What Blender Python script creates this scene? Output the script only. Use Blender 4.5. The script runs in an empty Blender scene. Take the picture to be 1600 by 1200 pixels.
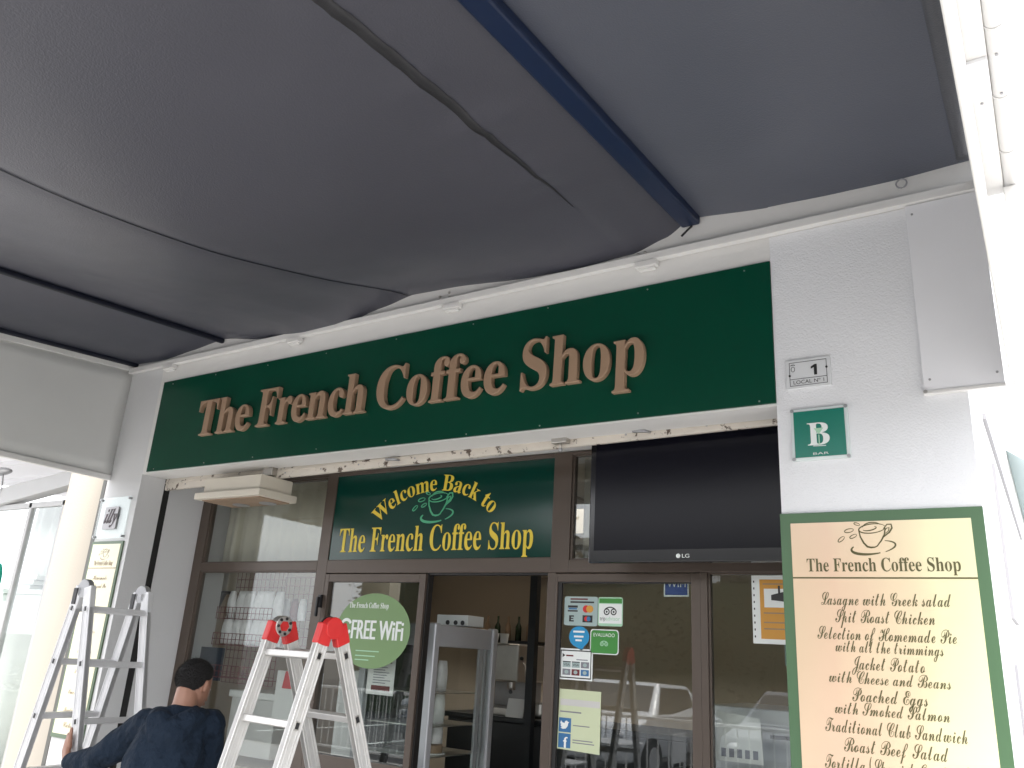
import bpy, bmesh, math, random
from mathutils import Vector, Matrix, Euler
random.seed(7)
SC = bpy.context.scene
COL = SC.collection
R = math.radians
V = Vector

# ------------------------------------------------------------------ camera, world, sun, exposure
cam_d = bpy.data.cameras.new('camera')
cam_d.sensor_width = 36.0
cam_d.lens = 36.0 * 1276.77 / 1600.0
cam_d.clip_start = 0.05
cam_d.clip_end = 600
cam = bpy.data.objects.new('camera', cam_d)
COL.objects.link(cam)
cam.location = (0, -3.6, 1.62)
cam.rotation_euler = (1.8927061, -0.05908896, 0.56811895)
SC.camera = cam

SUN_DIR = V((-0.08, 0.46, -0.83)).normalized()          # the way the light travels
to_sun = -SUN_DIR
world = bpy.data.worlds.new('World')
SC.world = world
world.use_nodes = True
nt = world.node_tree
sky = nt.nodes.new('ShaderNodeTexSky')
sky.sky_type = 'NISHITA'
sky.sun_disc = False
sky.sun_elevation = math.asin(to_sun.z)
sky.sun_rotation = math.atan2(to_sun.x, to_sun.y)
sky.air_density = 1.0
sky.dust_density = 10.0
sky.ozone_density = 1.0
bg = nt.nodes['Background']
bg.inputs['Strength'].default_value = 0.15
# thin bright overcast: a cloud veil drawn over the clear sky
wtc = nt.nodes.new('ShaderNodeTexCoord')
cn = nt.nodes.new('ShaderNodeTexNoise'); cn.inputs['Scale'].default_value = 2.2; cn.inputs['Detail'].default_value = 6
nt.links.new(wtc.outputs['Generated'], cn.inputs['Vector'])
cr_ = nt.nodes.new('ShaderNodeMapRange'); cr_.inputs['From Min'].default_value = 0.3; cr_.inputs['From Max'].default_value = 0.7
cr_.inputs['To Min'].default_value = 0.62; cr_.inputs['To Max'].default_value = 0.92
nt.links.new(cn.outputs['Fac'], cr_.inputs['Value'])
cmx = nt.nodes.new('ShaderNodeMix'); cmx.data_type = 'RGBA'
cmx.inputs['B'].default_value = (5.6, 5.7, 5.9, 1)
nt.links.new(cr_.outputs['Result'], cmx.inputs['Factor']); nt.links.new(sky.outputs['Color'], cmx.inputs['A'])
nt.links.new(cmx.outputs['Result'], bg.inputs['Color'])

sl = bpy.data.lights.new('sun', 'SUN')
sl.energy = 1.3
sl.angle = R(25.0)
sl.color = (1.0, 0.97, 0.93)
so = bpy.data.objects.new('sun', sl)
COL.objects.link(so)
so.rotation_euler = SUN_DIR.to_track_quat('-Z', 'Y').to_euler()
so.location = (8, -4, 12)

SC.view_settings.view_transform = 'Standard'
SC.view_settings.look = 'None'
SC.view_settings.exposure = 2.2
SC.view_settings.gamma = 1.0
SC.view_settings.use_curve_mapping = False
SC.render.engine = 'CYCLES'
SC.cycles.max_bounces = 10
SC.cycles.diffuse_bounces = 5
SC.cycles.glossy_bounces = 4
SC.cycles.transmission_bounces = 6
SC.cycles.transparent_max_bounces = 16
SC.cycles.sample_clamp_indirect = 6.0
SC.cycles.use_denoising = True

# ------------------------------------------------------------------ materials
def mat(name, col, rough=0.5, metal=0.0, var=0.0, vscale=6.0, bump=0.0, bscale=80.0, spec=0.5, rvar=0.0, col2=None, thr=None, tscale=20.0, coat=0.0, sheen=0.0, bdetail=3.0, bdist=0.01):
    m = bpy.data.materials.new(name)
    m.use_nodes = True
    t = m.node_tree
    p = t.nodes['Principled BSDF']
    p.inputs['Base Color'].default_value = (*col, 1)
    p.inputs['Roughness'].default_value = rough
    p.inputs['Metallic'].default_value = metal
    p.inputs['Specular IOR Level'].default_value = spec
    p.inputs['Coat Weight'].default_value = coat
    p.inputs['Sheen Weight'].default_value = sheen
    tc = t.nodes.new('ShaderNodeTexCoord')
    cur = None
    if var > 0:
        n = t.nodes.new('ShaderNodeTexNoise')
        n.inputs['Scale'].default_value = vscale
        n.inputs['Detail'].default_value = 5
        t.links.new(tc.outputs['Object'], n.inputs['Vector'])
        mx = t.nodes.new('ShaderNodeMix'); mx.data_type = 'RGBA'
        mx.inputs['A'].default_value = (*[c * (1 - var) for c in col], 1)
        mx.inputs['B'].default_value = (*[min(1, c * (1 + var)) for c in col], 1)
        t.links.new(n.outputs['Fac'], mx.inputs['Factor'])
        cur = mx.outputs['Result']
    if col2 is not None:
        n = t.nodes.new('ShaderNodeTexNoise')
        n.inputs['Scale'].default_value = tscale
        n.inputs['Detail'].default_value = 6
        n.inputs['Roughness'].default_value = 0.65
        t.links.new(tc.outputs['Object'], n.inputs['Vector'])
        rp = t.nodes.new('ShaderNodeValToRGB')
        rp.color_ramp.elements[0].position = thr
        rp.color_ramp.elements[1].position = thr + 0.04
        t.links.new(n.outputs['Fac'], rp.inputs['Fac'])
        mx = t.nodes.new('ShaderNodeMix'); mx.data_type = 'RGBA'
        if cur is not None: t.links.new(cur, mx.inputs['A'])
        else: mx.inputs['A'].default_value = (*col, 1)
        mx.inputs['B'].default_value = (*col2, 1)
        t.links.new(rp.outputs['Color'], mx.inputs['Factor'])
        cur = mx.outputs['Result']
    if cur is not None: t.links.new(cur, p.inputs['Base Color'])
    if rvar > 0:
        n = t.nodes.new('ShaderNodeTexNoise'); n.inputs['Scale'].default_value = vscale * 2.3
        n.inputs['Detail'].default_value = 4
        t.links.new(tc.outputs['Object'], n.inputs['Vector'])
        mr = t.nodes.new('ShaderNodeMapRange')
        mr.inputs['To Min'].default_value = max(0.02, rough - rvar)
        mr.inputs['To Max'].default_value = min(1, rough + rvar)
        t.links.new(n.outputs['Fac'], mr.inputs['Value'])
        t.links.new(mr.outputs['Result'], p.inputs['Roughness'])
    if bump > 0:
        n = t.nodes.new('ShaderNodeTexNoise'); n.inputs['Scale'].default_value = bscale
        n.inputs['Detail'].default_value = bdetail
        t.links.new(tc.outputs['Object'], n.inputs['Vector'])
        b = t.nodes.new('ShaderNodeBump'); b.inputs['Strength'].default_value = bump
        b.inputs['Distance'].default_value = bdist
        t.links.new(n.outputs['Fac'], b.inputs['Height'])
        t.links.new(b.outputs['Normal'], p.inputs['Normal'])
    return m

def glass_mat(name, tint=(0.90, 0.92, 0.91), f0=0.055):
    m = bpy.data.materials.new(name); m.use_nodes = True
    t = m.node_tree
    for n in list(t.nodes):
        if n.type != 'OUTPUT_MATERIAL': t.nodes.remove(n)
    out = [n for n in t.nodes if n.type == 'OUTPUT_MATERIAL'][0]
    tr = t.nodes.new('ShaderNodeBsdfTransparent'); tr.inputs['Color'].default_value = (*tint, 1)
    gl = t.nodes.new('ShaderNodeBsdfGlossy'); gl.inputs['Roughness'].default_value = 0.0
    gl.inputs['Color'].default_value = (0.95, 0.98, 1, 1)
    lw = t.nodes.new('ShaderNodeLayerWeight'); lw.inputs['Blend'].default_value = 0.5
    pw = t.nodes.new('ShaderNodeMath'); pw.operation = 'POWER'; pw.inputs[1].default_value = 5.0
    ma = t.nodes.new('ShaderNodeMath'); ma.operation = 'MULTIPLY_ADD'
    ma.inputs[1].default_value = 1 - f0; ma.inputs[2].default_value = f0
    mx = t.nodes.new('ShaderNodeMixShader')
    t.links.new(lw.outputs['Facing'], pw.inputs[0]); t.links.new(pw.outputs[0], ma.inputs[0])
    t.links.new(ma.outputs[0], mx.inputs[0]); t.links.new(tr.outputs[0], mx.inputs[1]); t.links.new(gl.outputs[0], mx.inputs[2])
    t.links.new(mx.outputs[0], out.inputs['Surface'])
    return m

M = {}
M['stucco'] = mat('white_stucco', (0.74, 0.745, 0.76), 0.75, bump=0.27, bscale=120, bdetail=3, var=0.09, vscale=1.4, bdist=0.01)
M['white'] = mat('white_paint', (0.70, 0.69, 0.67), 0.5, var=0.05, vscale=4, bump=0.08, bscale=60)
M['wall_smooth'] = mat('smooth_white_wall', (0.62, 0.62, 0.62), 0.6, var=0.05, vscale=2.5, bump=0.12, bscale=90)
M['panel'] = mat('lacquered_panel', (0.80, 0.80, 0.82), 0.4, var=0.02)
M['chipped'] = mat('chipped_cream_paint', (0.62, 0.57, 0.50), 0.5, var=0.10, vscale=9, col2=(0.10, 0.07, 0.05), thr=0.575, tscale=17, bump=0.3, bscale=40)
M['sign_green'] = mat('dark_green_lacquer', (0.001, 0.052, 0.028), 0.24, var=0.12, vscale=2.0, rvar=0.05, spec=0.28)
M['sign_green2'] = mat('green_vinyl_panel', (0.0015, 0.036, 0.026), 0.12, var=0.08, vscale=2.0, spec=0.45)
M['letter'] = mat('copper_tan_letter', (0.345, 0.228, 0.148), 0.45, var=0.06, vscale=12)
M['yellow'] = mat('yellow_vinyl', (0.72, 0.55, 0.05), 0.4)
M['mint'] = mat('mint_vinyl', (0.08, 0.42, 0.22), 0.4)
M['brown'] = mat('brown_anodised_metal', (0.092, 0.070, 0.056), 0.36, metal=0.2, var=0.08, vscale=5, rvar=0.06)
M['gasket'] = mat('black_gasket', (0.012, 0.011, 0.011), 0.5)
M['black'] = mat('black_plastic', (0.012, 0.012, 0.014), 0.35)
M['screen'] = mat('dark_screen', (0.006, 0.006, 0.010), 0.16, spec=0.16)
M['tvbody'] = mat('gloss_black_bezel', (0.008, 0.008, 0.010), 0.12)
M['alu'] = mat('brushed_aluminium', (0.60, 0.59, 0.57), 0.36, metal=0.5, var=0.12, vscale=14, rvar=0.12, bump=0.08, bscale=120, col2=(0.75, 0.75, 0.74), thr=0.66, tscale=45)
M['alu_grey'] = mat('grey_aluminium', (0.64, 0.64, 0.65), 0.36, metal=0.3, var=0.07, vscale=10, rvar=0.1)
M['hinge'] = mat('grey_hinge_plate', (0.36, 0.36, 0.37), 0.4, metal=0.6, var=0.15, vscale=25)
M['steel'] = mat('zinc_steel', (0.5, 0.48, 0.45), 0.3, metal=0.9, var=0.1, vscale=20)
M['red'] = mat('red_plastic', (0.56, 0.018, 0.018), 0.38, var=0.08, vscale=20)
M['rubber'] = mat('black_rubber', (0.015, 0.015, 0.015), 0.7)
M['blue_beam'] = mat('navy_blue_beam', (0.003, 0.012, 0.042), 0.45, var=0.1, vscale=4)
M['dark_beam'] = mat('dark_navy_beam', (0.003, 0.005, 0.014), 0.5)
M['fabric_seam'] = mat('dark_seam_tape', (0.020, 0.020, 0.023), 0.5, bump=0.2, bscale=300)
M['cream_face'] = None
M['menu_green'] = mat('sage_green_border', (0.066, 0.135, 0.066), 0.35, var=0.05)
M['menu_ink'] = mat('olive_ink', (0.095, 0.085, 0.030), 0.5)
M['lmenu_green'] = mat('grey_green_border', (0.10, 0.15, 0.09), 0.4)
M['teal'] = mat('teal_plaque', (0.0, 0.165, 0.115), 0.25, spec=0.6)
M['acrylic'] = mat('clear_frosted_acrylic', (0.62, 0.68, 0.67), 0.12)
M['plate'] = mat('pale_number_plate', (0.66, 0.67, 0.68), 0.3)
M['ink'] = mat('black_ink', (0.02, 0.02, 0.02), 0.5)
M['pwhite'] = mat('printed_white', (0.75, 0.78, 0.76), 0.45)
M['cream_plastic'] = mat('aged_cream_plastic', (0.62, 0.57, 0.48), 0.45, var=0.06, vscale=5)
M['rust_pan'] = mat('stained_hood_filter', (0.30, 0.21, 0.14), 0.6, var=0.35, vscale=7)
M['int_wall'] = mat('beige_interior_wall', (0.345, 0.30, 0.24), 0.8, var=0.05, vscale=2)
M['int_ceil'] = mat('interior_ceiling', (0.55, 0.50, 0.42), 0.8)
M['int_floor'] = mat('interior_tile', (0.22, 0.18, 0.14), 0.35)
M['curtain'] = mat('cream_curtain', (0.56, 0.51, 0.42), 0.85, var=0.06, vscale=8)
M['glass'] = glass_mat('window_glass')
M['glass_clear'] = glass_mat('clear_glass', (0.95, 0.97, 0.96))
M['skin'] = mat('skin', (0.30, 0.155, 0.105), 0.5, var=0.08, vscale=14)
M['hair'] = mat('black_hair', (0.009, 0.008, 0.008), 0.6, bump=0.9, bscale=260, var=0.3, vscale=60)
M['navy'] = mat('navy_sweatshirt', (0.010, 0.018, 0.032), 0.92, var=0.3, vscale=7, bump=0.8, bscale=13, bdist=0.06, spec=0.2)
M['denim'] = mat('dark_denim', (0.02, 0.03, 0.05), 0.9, bump=0.3, bscale=200)
M['paper'] = mat('white_paper', (0.72, 0.72, 0.70), 0.6, var=0.05, vscale=7)
M['carton'] = mat('pale_cardboard', (0.55, 0.54, 0.52), 0.7, var=0.05)
M['foil'] = mat('white_coffee_bag', (0.74, 0.72, 0.72), 0.35, var=0.12, vscale=22, bump=0.7, bscale=28, bdist=0.02)
M['foil_red'] = mat('white_coffee_bag_with_red_print', (0.74, 0.72, 0.72), 0.35, var=0.12, vscale=22, bump=0.7, bscale=28, bdist=0.02, col2=(0.36, 0.03, 0.04), thr=0.60, tscale=9)
M['darkred'] = mat('red_wire', (0.14, 0.018, 0.02), 0.4)
M['fridge'] = mat('silver_fridge_metal', (0.46, 0.47, 0.49), 0.34, metal=0.3, var=0.04)
M['counter'] = mat('dark_counter', (0.010, 0.012, 0.014), 0.4)
M['green_disc'] = mat('leaf_green_sticker', (0.165, 0.275, 0.11), 0.4, var=0.05)
M['cards'] = mat('pale_mint_sticker', (0.33, 0.42, 0.41), 0.4)
M['ta_green'] = mat('light_green_sticker', (0.36, 0.60, 0.42), 0.4)
M['ev_green'] = mat('grass_green_sticker', (0.045, 0.24, 0.04), 0.4)
M['cyan'] = mat('sky_blue_sticker', (0.01, 0.25, 0.50), 0.4)
M['note'] = mat('pale_yellow_green_paper', (0.55, 0.60, 0.40), 0.6, var=0.04)
M['soc_blue'] = mat('social_blue', (0.035, 0.15, 0.33), 0.4)
M['glass_dark'] = mat('dark_bottle_glass', (0.02, 0.04, 0.02), 0.1)
M['royal'] = mat('royal_blue_plastic', (0.02, 0.05, 0.25), 0.3)
M['orange'] = mat('amber_notice', (0.60, 0.29, 0.04), 0.5)
M['col_cream'] = mat('cream_render', (0.40, 0.365, 0.31), 0.7, var=0.05, vscale=2, bump=0.15, bscale=60)
M['concrete'] = mat('terrace_tile', (0.40, 0.40, 0.395), 0.6, var=0.15, vscale=3, bump=0.1, bscale=30)
M['asphalt'] = mat('asphalt', (0.05, 0.05, 0.052), 0.85, var=0.25, vscale=2, bump=0.4, bscale=200)
M['leafa'] = mat('leaf_green', (0.036, 0.055, 0.024), 0.6, var=0.35, vscale=3)
M['bark'] = mat('bark', (0.10, 0.07, 0.05), 0.9, bump=0.5, bscale=30)
M['car_white'] = mat('white_car_paint', (0.75, 0.76, 0.78), 0.2, coat=0.6)
M['car_grey'] = mat('grey_car_paint', (0.16, 0.17, 0.19), 0.25, metal=0.4, coat=0.6)
M['car_glass'] = mat('dark_car_glass', (0.02, 0.025, 0.03), 0.05)
M['lamp_glass'] = mat('headlight', (0.6, 0.6, 0.62), 0.1)
M['aqua'] = mat('aqua_awning_strip', (0.48, 0.58, 0.60), 0.6)
M['slat_grey'] = mat('pale_grey_shutter', (0.30, 0.30, 0.32), 0.6)
M['shade_grey'] = mat('grey_shutter', (0.20, 0.20, 0.23), 0.6)
M['tealcloth'] = mat('teal_cloth', (0.0, 0.30, 0.22), 0.8)
M['lmenu_face'] = mat('pale_yellow_print', (0.78, 0.75, 0.55), 0.3, var=0.06, vscale=3)
M['terr_white'] = mat('terrace_frame_paint', (0.42, 0.42, 0.42), 0.5, var=0.05)
M['hinge_dark'] = mat('dark_grey_trim', (0.09, 0.09, 0.08), 0.5)
M['illy'] = mat('grey_metal_plate', (0.36, 0.35, 0.36), 0.4, metal=0.2)
M['illy_ink'] = mat('embossed_mark', (0.055, 0.035, 0.04), 0.5)
M['sand_wall'] = mat('sand_render', (0.55, 0.50, 0.42), 0.8, var=0.05)
M['kerb'] = mat('kerb_stone', (0.40, 0.39, 0.37), 0.8, var=0.1)

def awning_mat(name, col, trans):
    m = mat(name, col, 0.40, bump=0.30, bscale=150, bdetail=2, var=0.13, vscale=1.6, spec=0.42, rvar=0.07, bdist=0.006)
    t = m.node_tree; p = t.nodes['Principled BSDF']
    # a faint woven translucency: daylight from above filters through the cloth
    out = [n for n in t.nodes if n.type == 'OUTPUT_MATERIAL'][0]
    tl = t.nodes.new('ShaderNodeBsdfTranslucent'); tl.inputs['Color'].default_value = (*trans, 1)
    add = t.nodes.new('ShaderNodeAddShader')
    t.links.new(p.outputs[0], add.inputs[0]); t.links.new(tl.outputs[0], add.inputs[1])
    t.links.new(add.outputs[0], out.inputs['Surface'])
    return m
M['awning'] = awning_mat('slate_awning_cloth', (0.062, 0.061, 0.071), (0.014, 0.019, 0.031))
M['awning_skylit'] = awning_mat('skylit_slate_awning_cloth', (0.080, 0.083, 0.094), (0.018, 0.027, 0.046))  # right panel: bluish skylight put into the cloth colour
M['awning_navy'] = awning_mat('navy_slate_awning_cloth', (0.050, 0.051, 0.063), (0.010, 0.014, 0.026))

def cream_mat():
    # menu board face: peach on the left blending to pale yellow on the right
    m = mat('peach_to_cream_face', (0.7, 0.55, 0.4), 0.16, spec=0.5)
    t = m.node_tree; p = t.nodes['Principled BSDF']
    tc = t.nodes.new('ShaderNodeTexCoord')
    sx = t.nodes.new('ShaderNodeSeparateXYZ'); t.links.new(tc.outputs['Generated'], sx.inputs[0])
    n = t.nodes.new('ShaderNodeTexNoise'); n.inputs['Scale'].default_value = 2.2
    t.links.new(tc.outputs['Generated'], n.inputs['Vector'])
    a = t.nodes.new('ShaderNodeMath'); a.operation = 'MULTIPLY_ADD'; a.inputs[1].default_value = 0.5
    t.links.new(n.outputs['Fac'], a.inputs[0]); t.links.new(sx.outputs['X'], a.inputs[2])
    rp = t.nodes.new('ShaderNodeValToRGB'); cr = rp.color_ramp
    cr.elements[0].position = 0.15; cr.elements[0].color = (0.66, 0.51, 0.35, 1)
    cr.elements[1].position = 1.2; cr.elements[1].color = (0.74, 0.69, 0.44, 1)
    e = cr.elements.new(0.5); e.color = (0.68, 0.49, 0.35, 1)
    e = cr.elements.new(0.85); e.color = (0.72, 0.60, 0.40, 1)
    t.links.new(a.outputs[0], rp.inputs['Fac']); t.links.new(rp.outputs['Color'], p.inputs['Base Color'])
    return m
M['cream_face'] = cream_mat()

# ------------------------------------------------------------------ mesh helpers
class MB:
    def __init__(s): s.v = []; s.f = []; s.m = []; s.mats = []
    def mi(s, m):
        if m not in s.mats: s.mats.append(m)
        return s.mats.index(m)
    def add(s, vs, fs, m):
        o = len(s.v); s.v += [tuple(v) for v in vs]
        k = s.mi(m)
        for f in fs: s.f.append([i + o for i in f]); s.m.append(k)
        return s
    def box(s, x0, x1, y0, y1, z0, z1, m):
        vs = [(x, y, z) for z in (z0, z1) for y in (y0, y1) for x in (x0, x1)]
        return s.add(vs, [(0, 2, 3, 1), (4, 5, 7, 6), (0, 1, 5, 4), (2, 6, 7, 3), (0, 4, 6, 2), (1, 3, 7, 5)], m)
    def hexa(s, p, m):      # 8 points, bottom ring then top ring
        return s.add(p, [(3, 2, 1, 0), (4, 5, 6, 7), (0, 1, 5, 4), (1, 2, 6, 5), (2, 3, 7, 6), (3, 0, 4, 7)], m)
    def beam(s, a, b, u, v, hu, hv, m):   # box along a-b with half sizes along directions u and v
        a, b, u, v = V(a), V(b), V(u).normalized(), V(v).normalized()
        c = lambda p: [p - u * hu - v * hv, p + u * hu - v * hv, p + u * hu + v * hv, p - u * hu + v * hv]
        return s.hexa(c(a) + c(b), m)
    def tube(s, pts, r, m, n=10, caps=True):
        pts = [V(p) for p in pts]; rs = r if isinstance(r, (list, tuple)) else [r] * len(pts)
        vs = []; fs = []
        d0 = (pts[1] - pts[0]).normalized()
        up = V((0, 0, 1)) if abs(d0.z) < 0.9 else V((1, 0, 0))
        for i, p in enumerate(pts):
            d = (pts[min(i + 1, len(pts) - 1)] - pts[max(i - 1, 0)]).normalized()
            x = d.cross(up)
            if x.length < 1e-4: x = d.cross(V((1, 0, 0)))
            x.normalize(); y = d.cross(x).normalized()
            for k in range(n):
                a = 2 * math.pi * k / n
                vs.append(p + (x * math.cos(a) + y * math.sin(a)) * rs[i])
        for i in range(len(pts) - 1):
            for k in range(n):
                k2 = (k + 1) % n
                fs.append((i * n + k, i * n + k2, (i + 1) * n + k2, (i + 1) * n + k))
        if caps:
            fs.append(tuple(range(n))[::-1]); fs.append(tuple((len(pts) - 1) * n + k for k in range(n)))
        return s.add(vs, fs, m)
    def disc(s, c, nrm, r, h, m, n=24):   # a short cylinder centred at c
        c, nrm = V(c), V(nrm).normalized()
        return s.tube([c - nrm * h / 2, c + nrm * h / 2], r, m, n)
    def ell(s, c, rad, m, n=14, rot=None):
        c = V(c); vs = []; fs = []
        rings = n // 2
        for i in range(rings + 1):
            th = math.pi * i / rings
            for k in range(n):
                a = 2 * math.pi * k / n
                p = V((rad[0] * math.sin(th) * math.cos(a), rad[1] * math.sin(th) * math.sin(a), rad[2] * math.cos(th)))
                if rot is not None: p = rot @ p
                vs.append(c + p)
        for i in range(rings):
            for k in range(n):
                k2 = (k + 1) % n
                fs.append((i * n + k, (i + 1) * n + k, (i + 1) * n + k2, i * n + k2))
        return s.add(vs, fs, m)
    def plate(s, poly, y0, y1, m):        # polygon in X-Z, extruded along Y (front face at y0)
        n = len(poly)
        vs = [(x, y0, z) for x, z in poly] + [(x, y1, z) for x, z in poly]
        fs = [tuple(range(n)), tuple(range(2 * n - 1, n - 1, -1))]
        for i in range(n):
            j = (i + 1) % n
            fs.append((j, i, i + n, j + n))
        return s.add(vs, fs, m)
    def ribbon(s, pts, w, y0, y1, m, closed=False):   # a stroke in X-Z, like inked line work
        n = len(pts); L = []; Rr = []
        for i, p in enumerate(pts):
            if closed: a, b = pts[i - 1], pts[(i + 1) % n]
            else: a, b = pts[max(i - 1, 0)], pts[min(i + 1, n - 1)]
            d = V((b[0] - a[0], b[1] - a[1]));
            if d.length < 1e-9: d = V((1, 0))
            d.normalize(); nn = V((-d.y, d.x))
            ww = (w[i] if isinstance(w, (list, tuple)) else w) / 2
            L.append((p[0] + nn.x * ww, p[1] + nn.y * ww)); Rr.append((p[0] - nn.x * ww, p[1] - nn.y * ww))
        rng = n if closed else n - 1
        for i in range(rng):
            j = (i + 1) % n
            s.plate([L[i], L[j], Rr[j], Rr[i]], y0, y1, m)
        return s
    def build(s, name, parent=None, bevel=0.0, smooth=False, seg=2, auto=None, loc=None):
        me = bpy.data.meshes.new(name)
        if parent is not None:
            off = V((0, 0, 0)); q = parent
            while q is not None: off += q.location; q = q.parent
            loc = V((0, 0, 0))
        else:
            if loc is None:
                xs, ys, zs = zip(*s.v)
                loc = V(((min(xs) + max(xs)) / 2, (min(ys) + max(ys)) / 2, min(zs)))
            loc = V(loc); off = loc
        me.from_pydata([V(v) - off for v in s.v], [], s.f)
        for m in s.mats: me.materials.append(m)
        me.polygons.foreach_set('material_index', s.m)
        if smooth: me.polygons.foreach_set('use_smooth', [True] * len(me.polygons))
        bm = bmesh.new(); bm.from_mesh(me); bmesh.ops.recalc_face_normals(bm, faces=bm.faces); bm.to_mesh(me); bm.free()
        me.update()
        o = bpy.data.objects.new(name, me); COL.objects.link(o)
        o.location = loc
        if parent is not None: o.parent = parent
        if bevel > 0:
            b = o.modifiers.new('bevel', 'BEVEL'); b.width = bevel; b.segments = seg; b.limit_method = 'ANGLE'; b.angle_limit = R(40)
        if auto:
            me.set_sharp_from_angle(angle=R(auto))
        return o

def tag(o, label=None, cat=None, group=None, kind=None):
    if label: o['label'] = label
    if cat: o['category'] = cat
    if group: o['group'] = group
    if kind: o['kind'] = kind
    return o
def thing(name, label, cat, loc, group=None):
    o = bpy.data.objects.new(name, None); COL.objects.link(o); o.location = V(loc); o.empty_display_size = 0.1
    return tag(o, label, cat, group)
def lab(o, label): o['label'] = label; return o

def conv(s, mode):
    if mode is None: return s
    b = {'b': (0x1D400, 0x1D41A), 'bs': (0x1D4D0, 0x1D4EA), 'bi': (0x1D468, 0x1D482)}[mode]
    return ''.join(chr(b[0] + ord(c) - 65) if 'A' <= c <= 'Z' else chr(b[1] + ord(c) - 97) if 'a' <= c <= 'z' else c for c in s)
_cache = {}
def glyphs(body, mode, extrude=0.0, bevel=0.0, bold=0.0):
    key = (body, mode, extrude, bevel, bold)
    if key in _cache: return _cache[key]
    c = bpy.data.curves.new('lettering_curve', 'FONT'); c.body = conv(body, mode)
    c.extrude = extrude; c.bevel_depth = bevel; c.offset = bold - bevel * 0.9; c.resolution_u = 5
    o = bpy.data.objects.new('lettering_curve', c); COL.objects.link(o)
    bpy.context.view_layer.update()
    dg = bpy.context.evaluated_depsgraph_get()
    me = bpy.data.meshes.new_from_object(o.evaluated_get(dg))
    vs = [v.co.copy() for v in me.vertices]; fs = [tuple(p.vertices) for p in me.polygons]
    bpy.data.objects.remove(o); bpy.data.curves.remove(c); bpy.data.meshes.remove(me)
    _cache[key] = (vs, fs)
    return _cache[key]
def cap_h(mode): return max(v.y for v in glyphs('T', mode)[0])
def text(mb, body, mode, x0, x1, zb, cap, y, m, depth=0.0, bevel=0.0, keep=False, fn=None, slant=0.0, bold=0.0):
    """lettering on a wall plane facing -Y: left x0, right x1, baseline zb, cap height cap, front face at y"""
    ex = 0.05 if depth > 0 else 0.0
    vs, fs = glyphs(body, mode, ex, bevel, bold)
    a = min(v.x for v in vs); b = max(v.x for v in vs)
    ch = cap_h(mode)
    sx = (x1 - x0) / (b - a); sy = cap / ch
    if keep:  # keep letter proportions, centre between x0 and x1
        sx = sy; mid = (x0 + x1) / 2; x0 = mid - sx * (b - a) / 2
    zmax = max(v.z for v in vs); zmin = min(v.z for v in vs)
    out = []
    for v in vs:
        X = x0 + (v.x - a) * sx + v.y * sy * slant; Z = zb + v.y * sy
        Y = y if depth <= 0 else y + (zmax - v.z) / max(1e-6, zmax - zmin) * depth
        if fn: X, Z = fn(X, Z)
        out.append((X, Y, Z))
    return mb.add(out, fs, m)
def islands(vs, fs):
    par = list(range(len(vs)))
    def find(i):
        while par[i] != i: par[i] = par[par[i]]; i = par[i]
        return i
    for f in fs:
        r0 = find(f[0])
        for i in f[1:]:
            q = find(i)
            if q != r0: par[q] = r0
    groups = {}
    for f in fs: groups.setdefault(find(f[0]), []).append(f)
    res = []
    for g in groups.values():
        ids = sorted({i for f in g for i in f}); mp = {i: k for k, i in enumerate(ids)}
        res.append(([vs[i] for i in ids], [tuple(mp[i] for i in f) for f in g]))
    res.sort(key=lambda t: min(v[0] for v in t[0]))
    return res
def rrect(x0, x1, z0, z1, r, n=5):
    pts = []
    for cx, cz, a0 in ((x1 - r, z0 + r, -90), (x1 - r, z1 - r, 0), (x0 + r, z1 - r, 90), (x0 + r, z0 + r, 180)):
        for k in range(n + 1):
            a = R(a0 + 90 * k / n); pts.append((cx + r * math.cos(a), cz + r * math.sin(a)))
    return pts
def arc(cx, cz, rx, rz, a0, a1, n=24, rot=0.0):
    out = []
    for k in range(n + 1):
        a = R(a0 + (a1 - a0) * k / n); x, z = rx * math.cos(a), rz * math.sin(a)
        c, s_ = math.cos(R(rot)), math.sin(R(rot)); out.append((cx + x * c - z * s_, cz + x * s_ + z * c))
    return out
def taper(n, w, lo=0.35): return [w * (lo + (1 - lo) * math.sin(math.pi * (i + 0.3) / (n - 0.4))) for i in range(n)]
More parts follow.
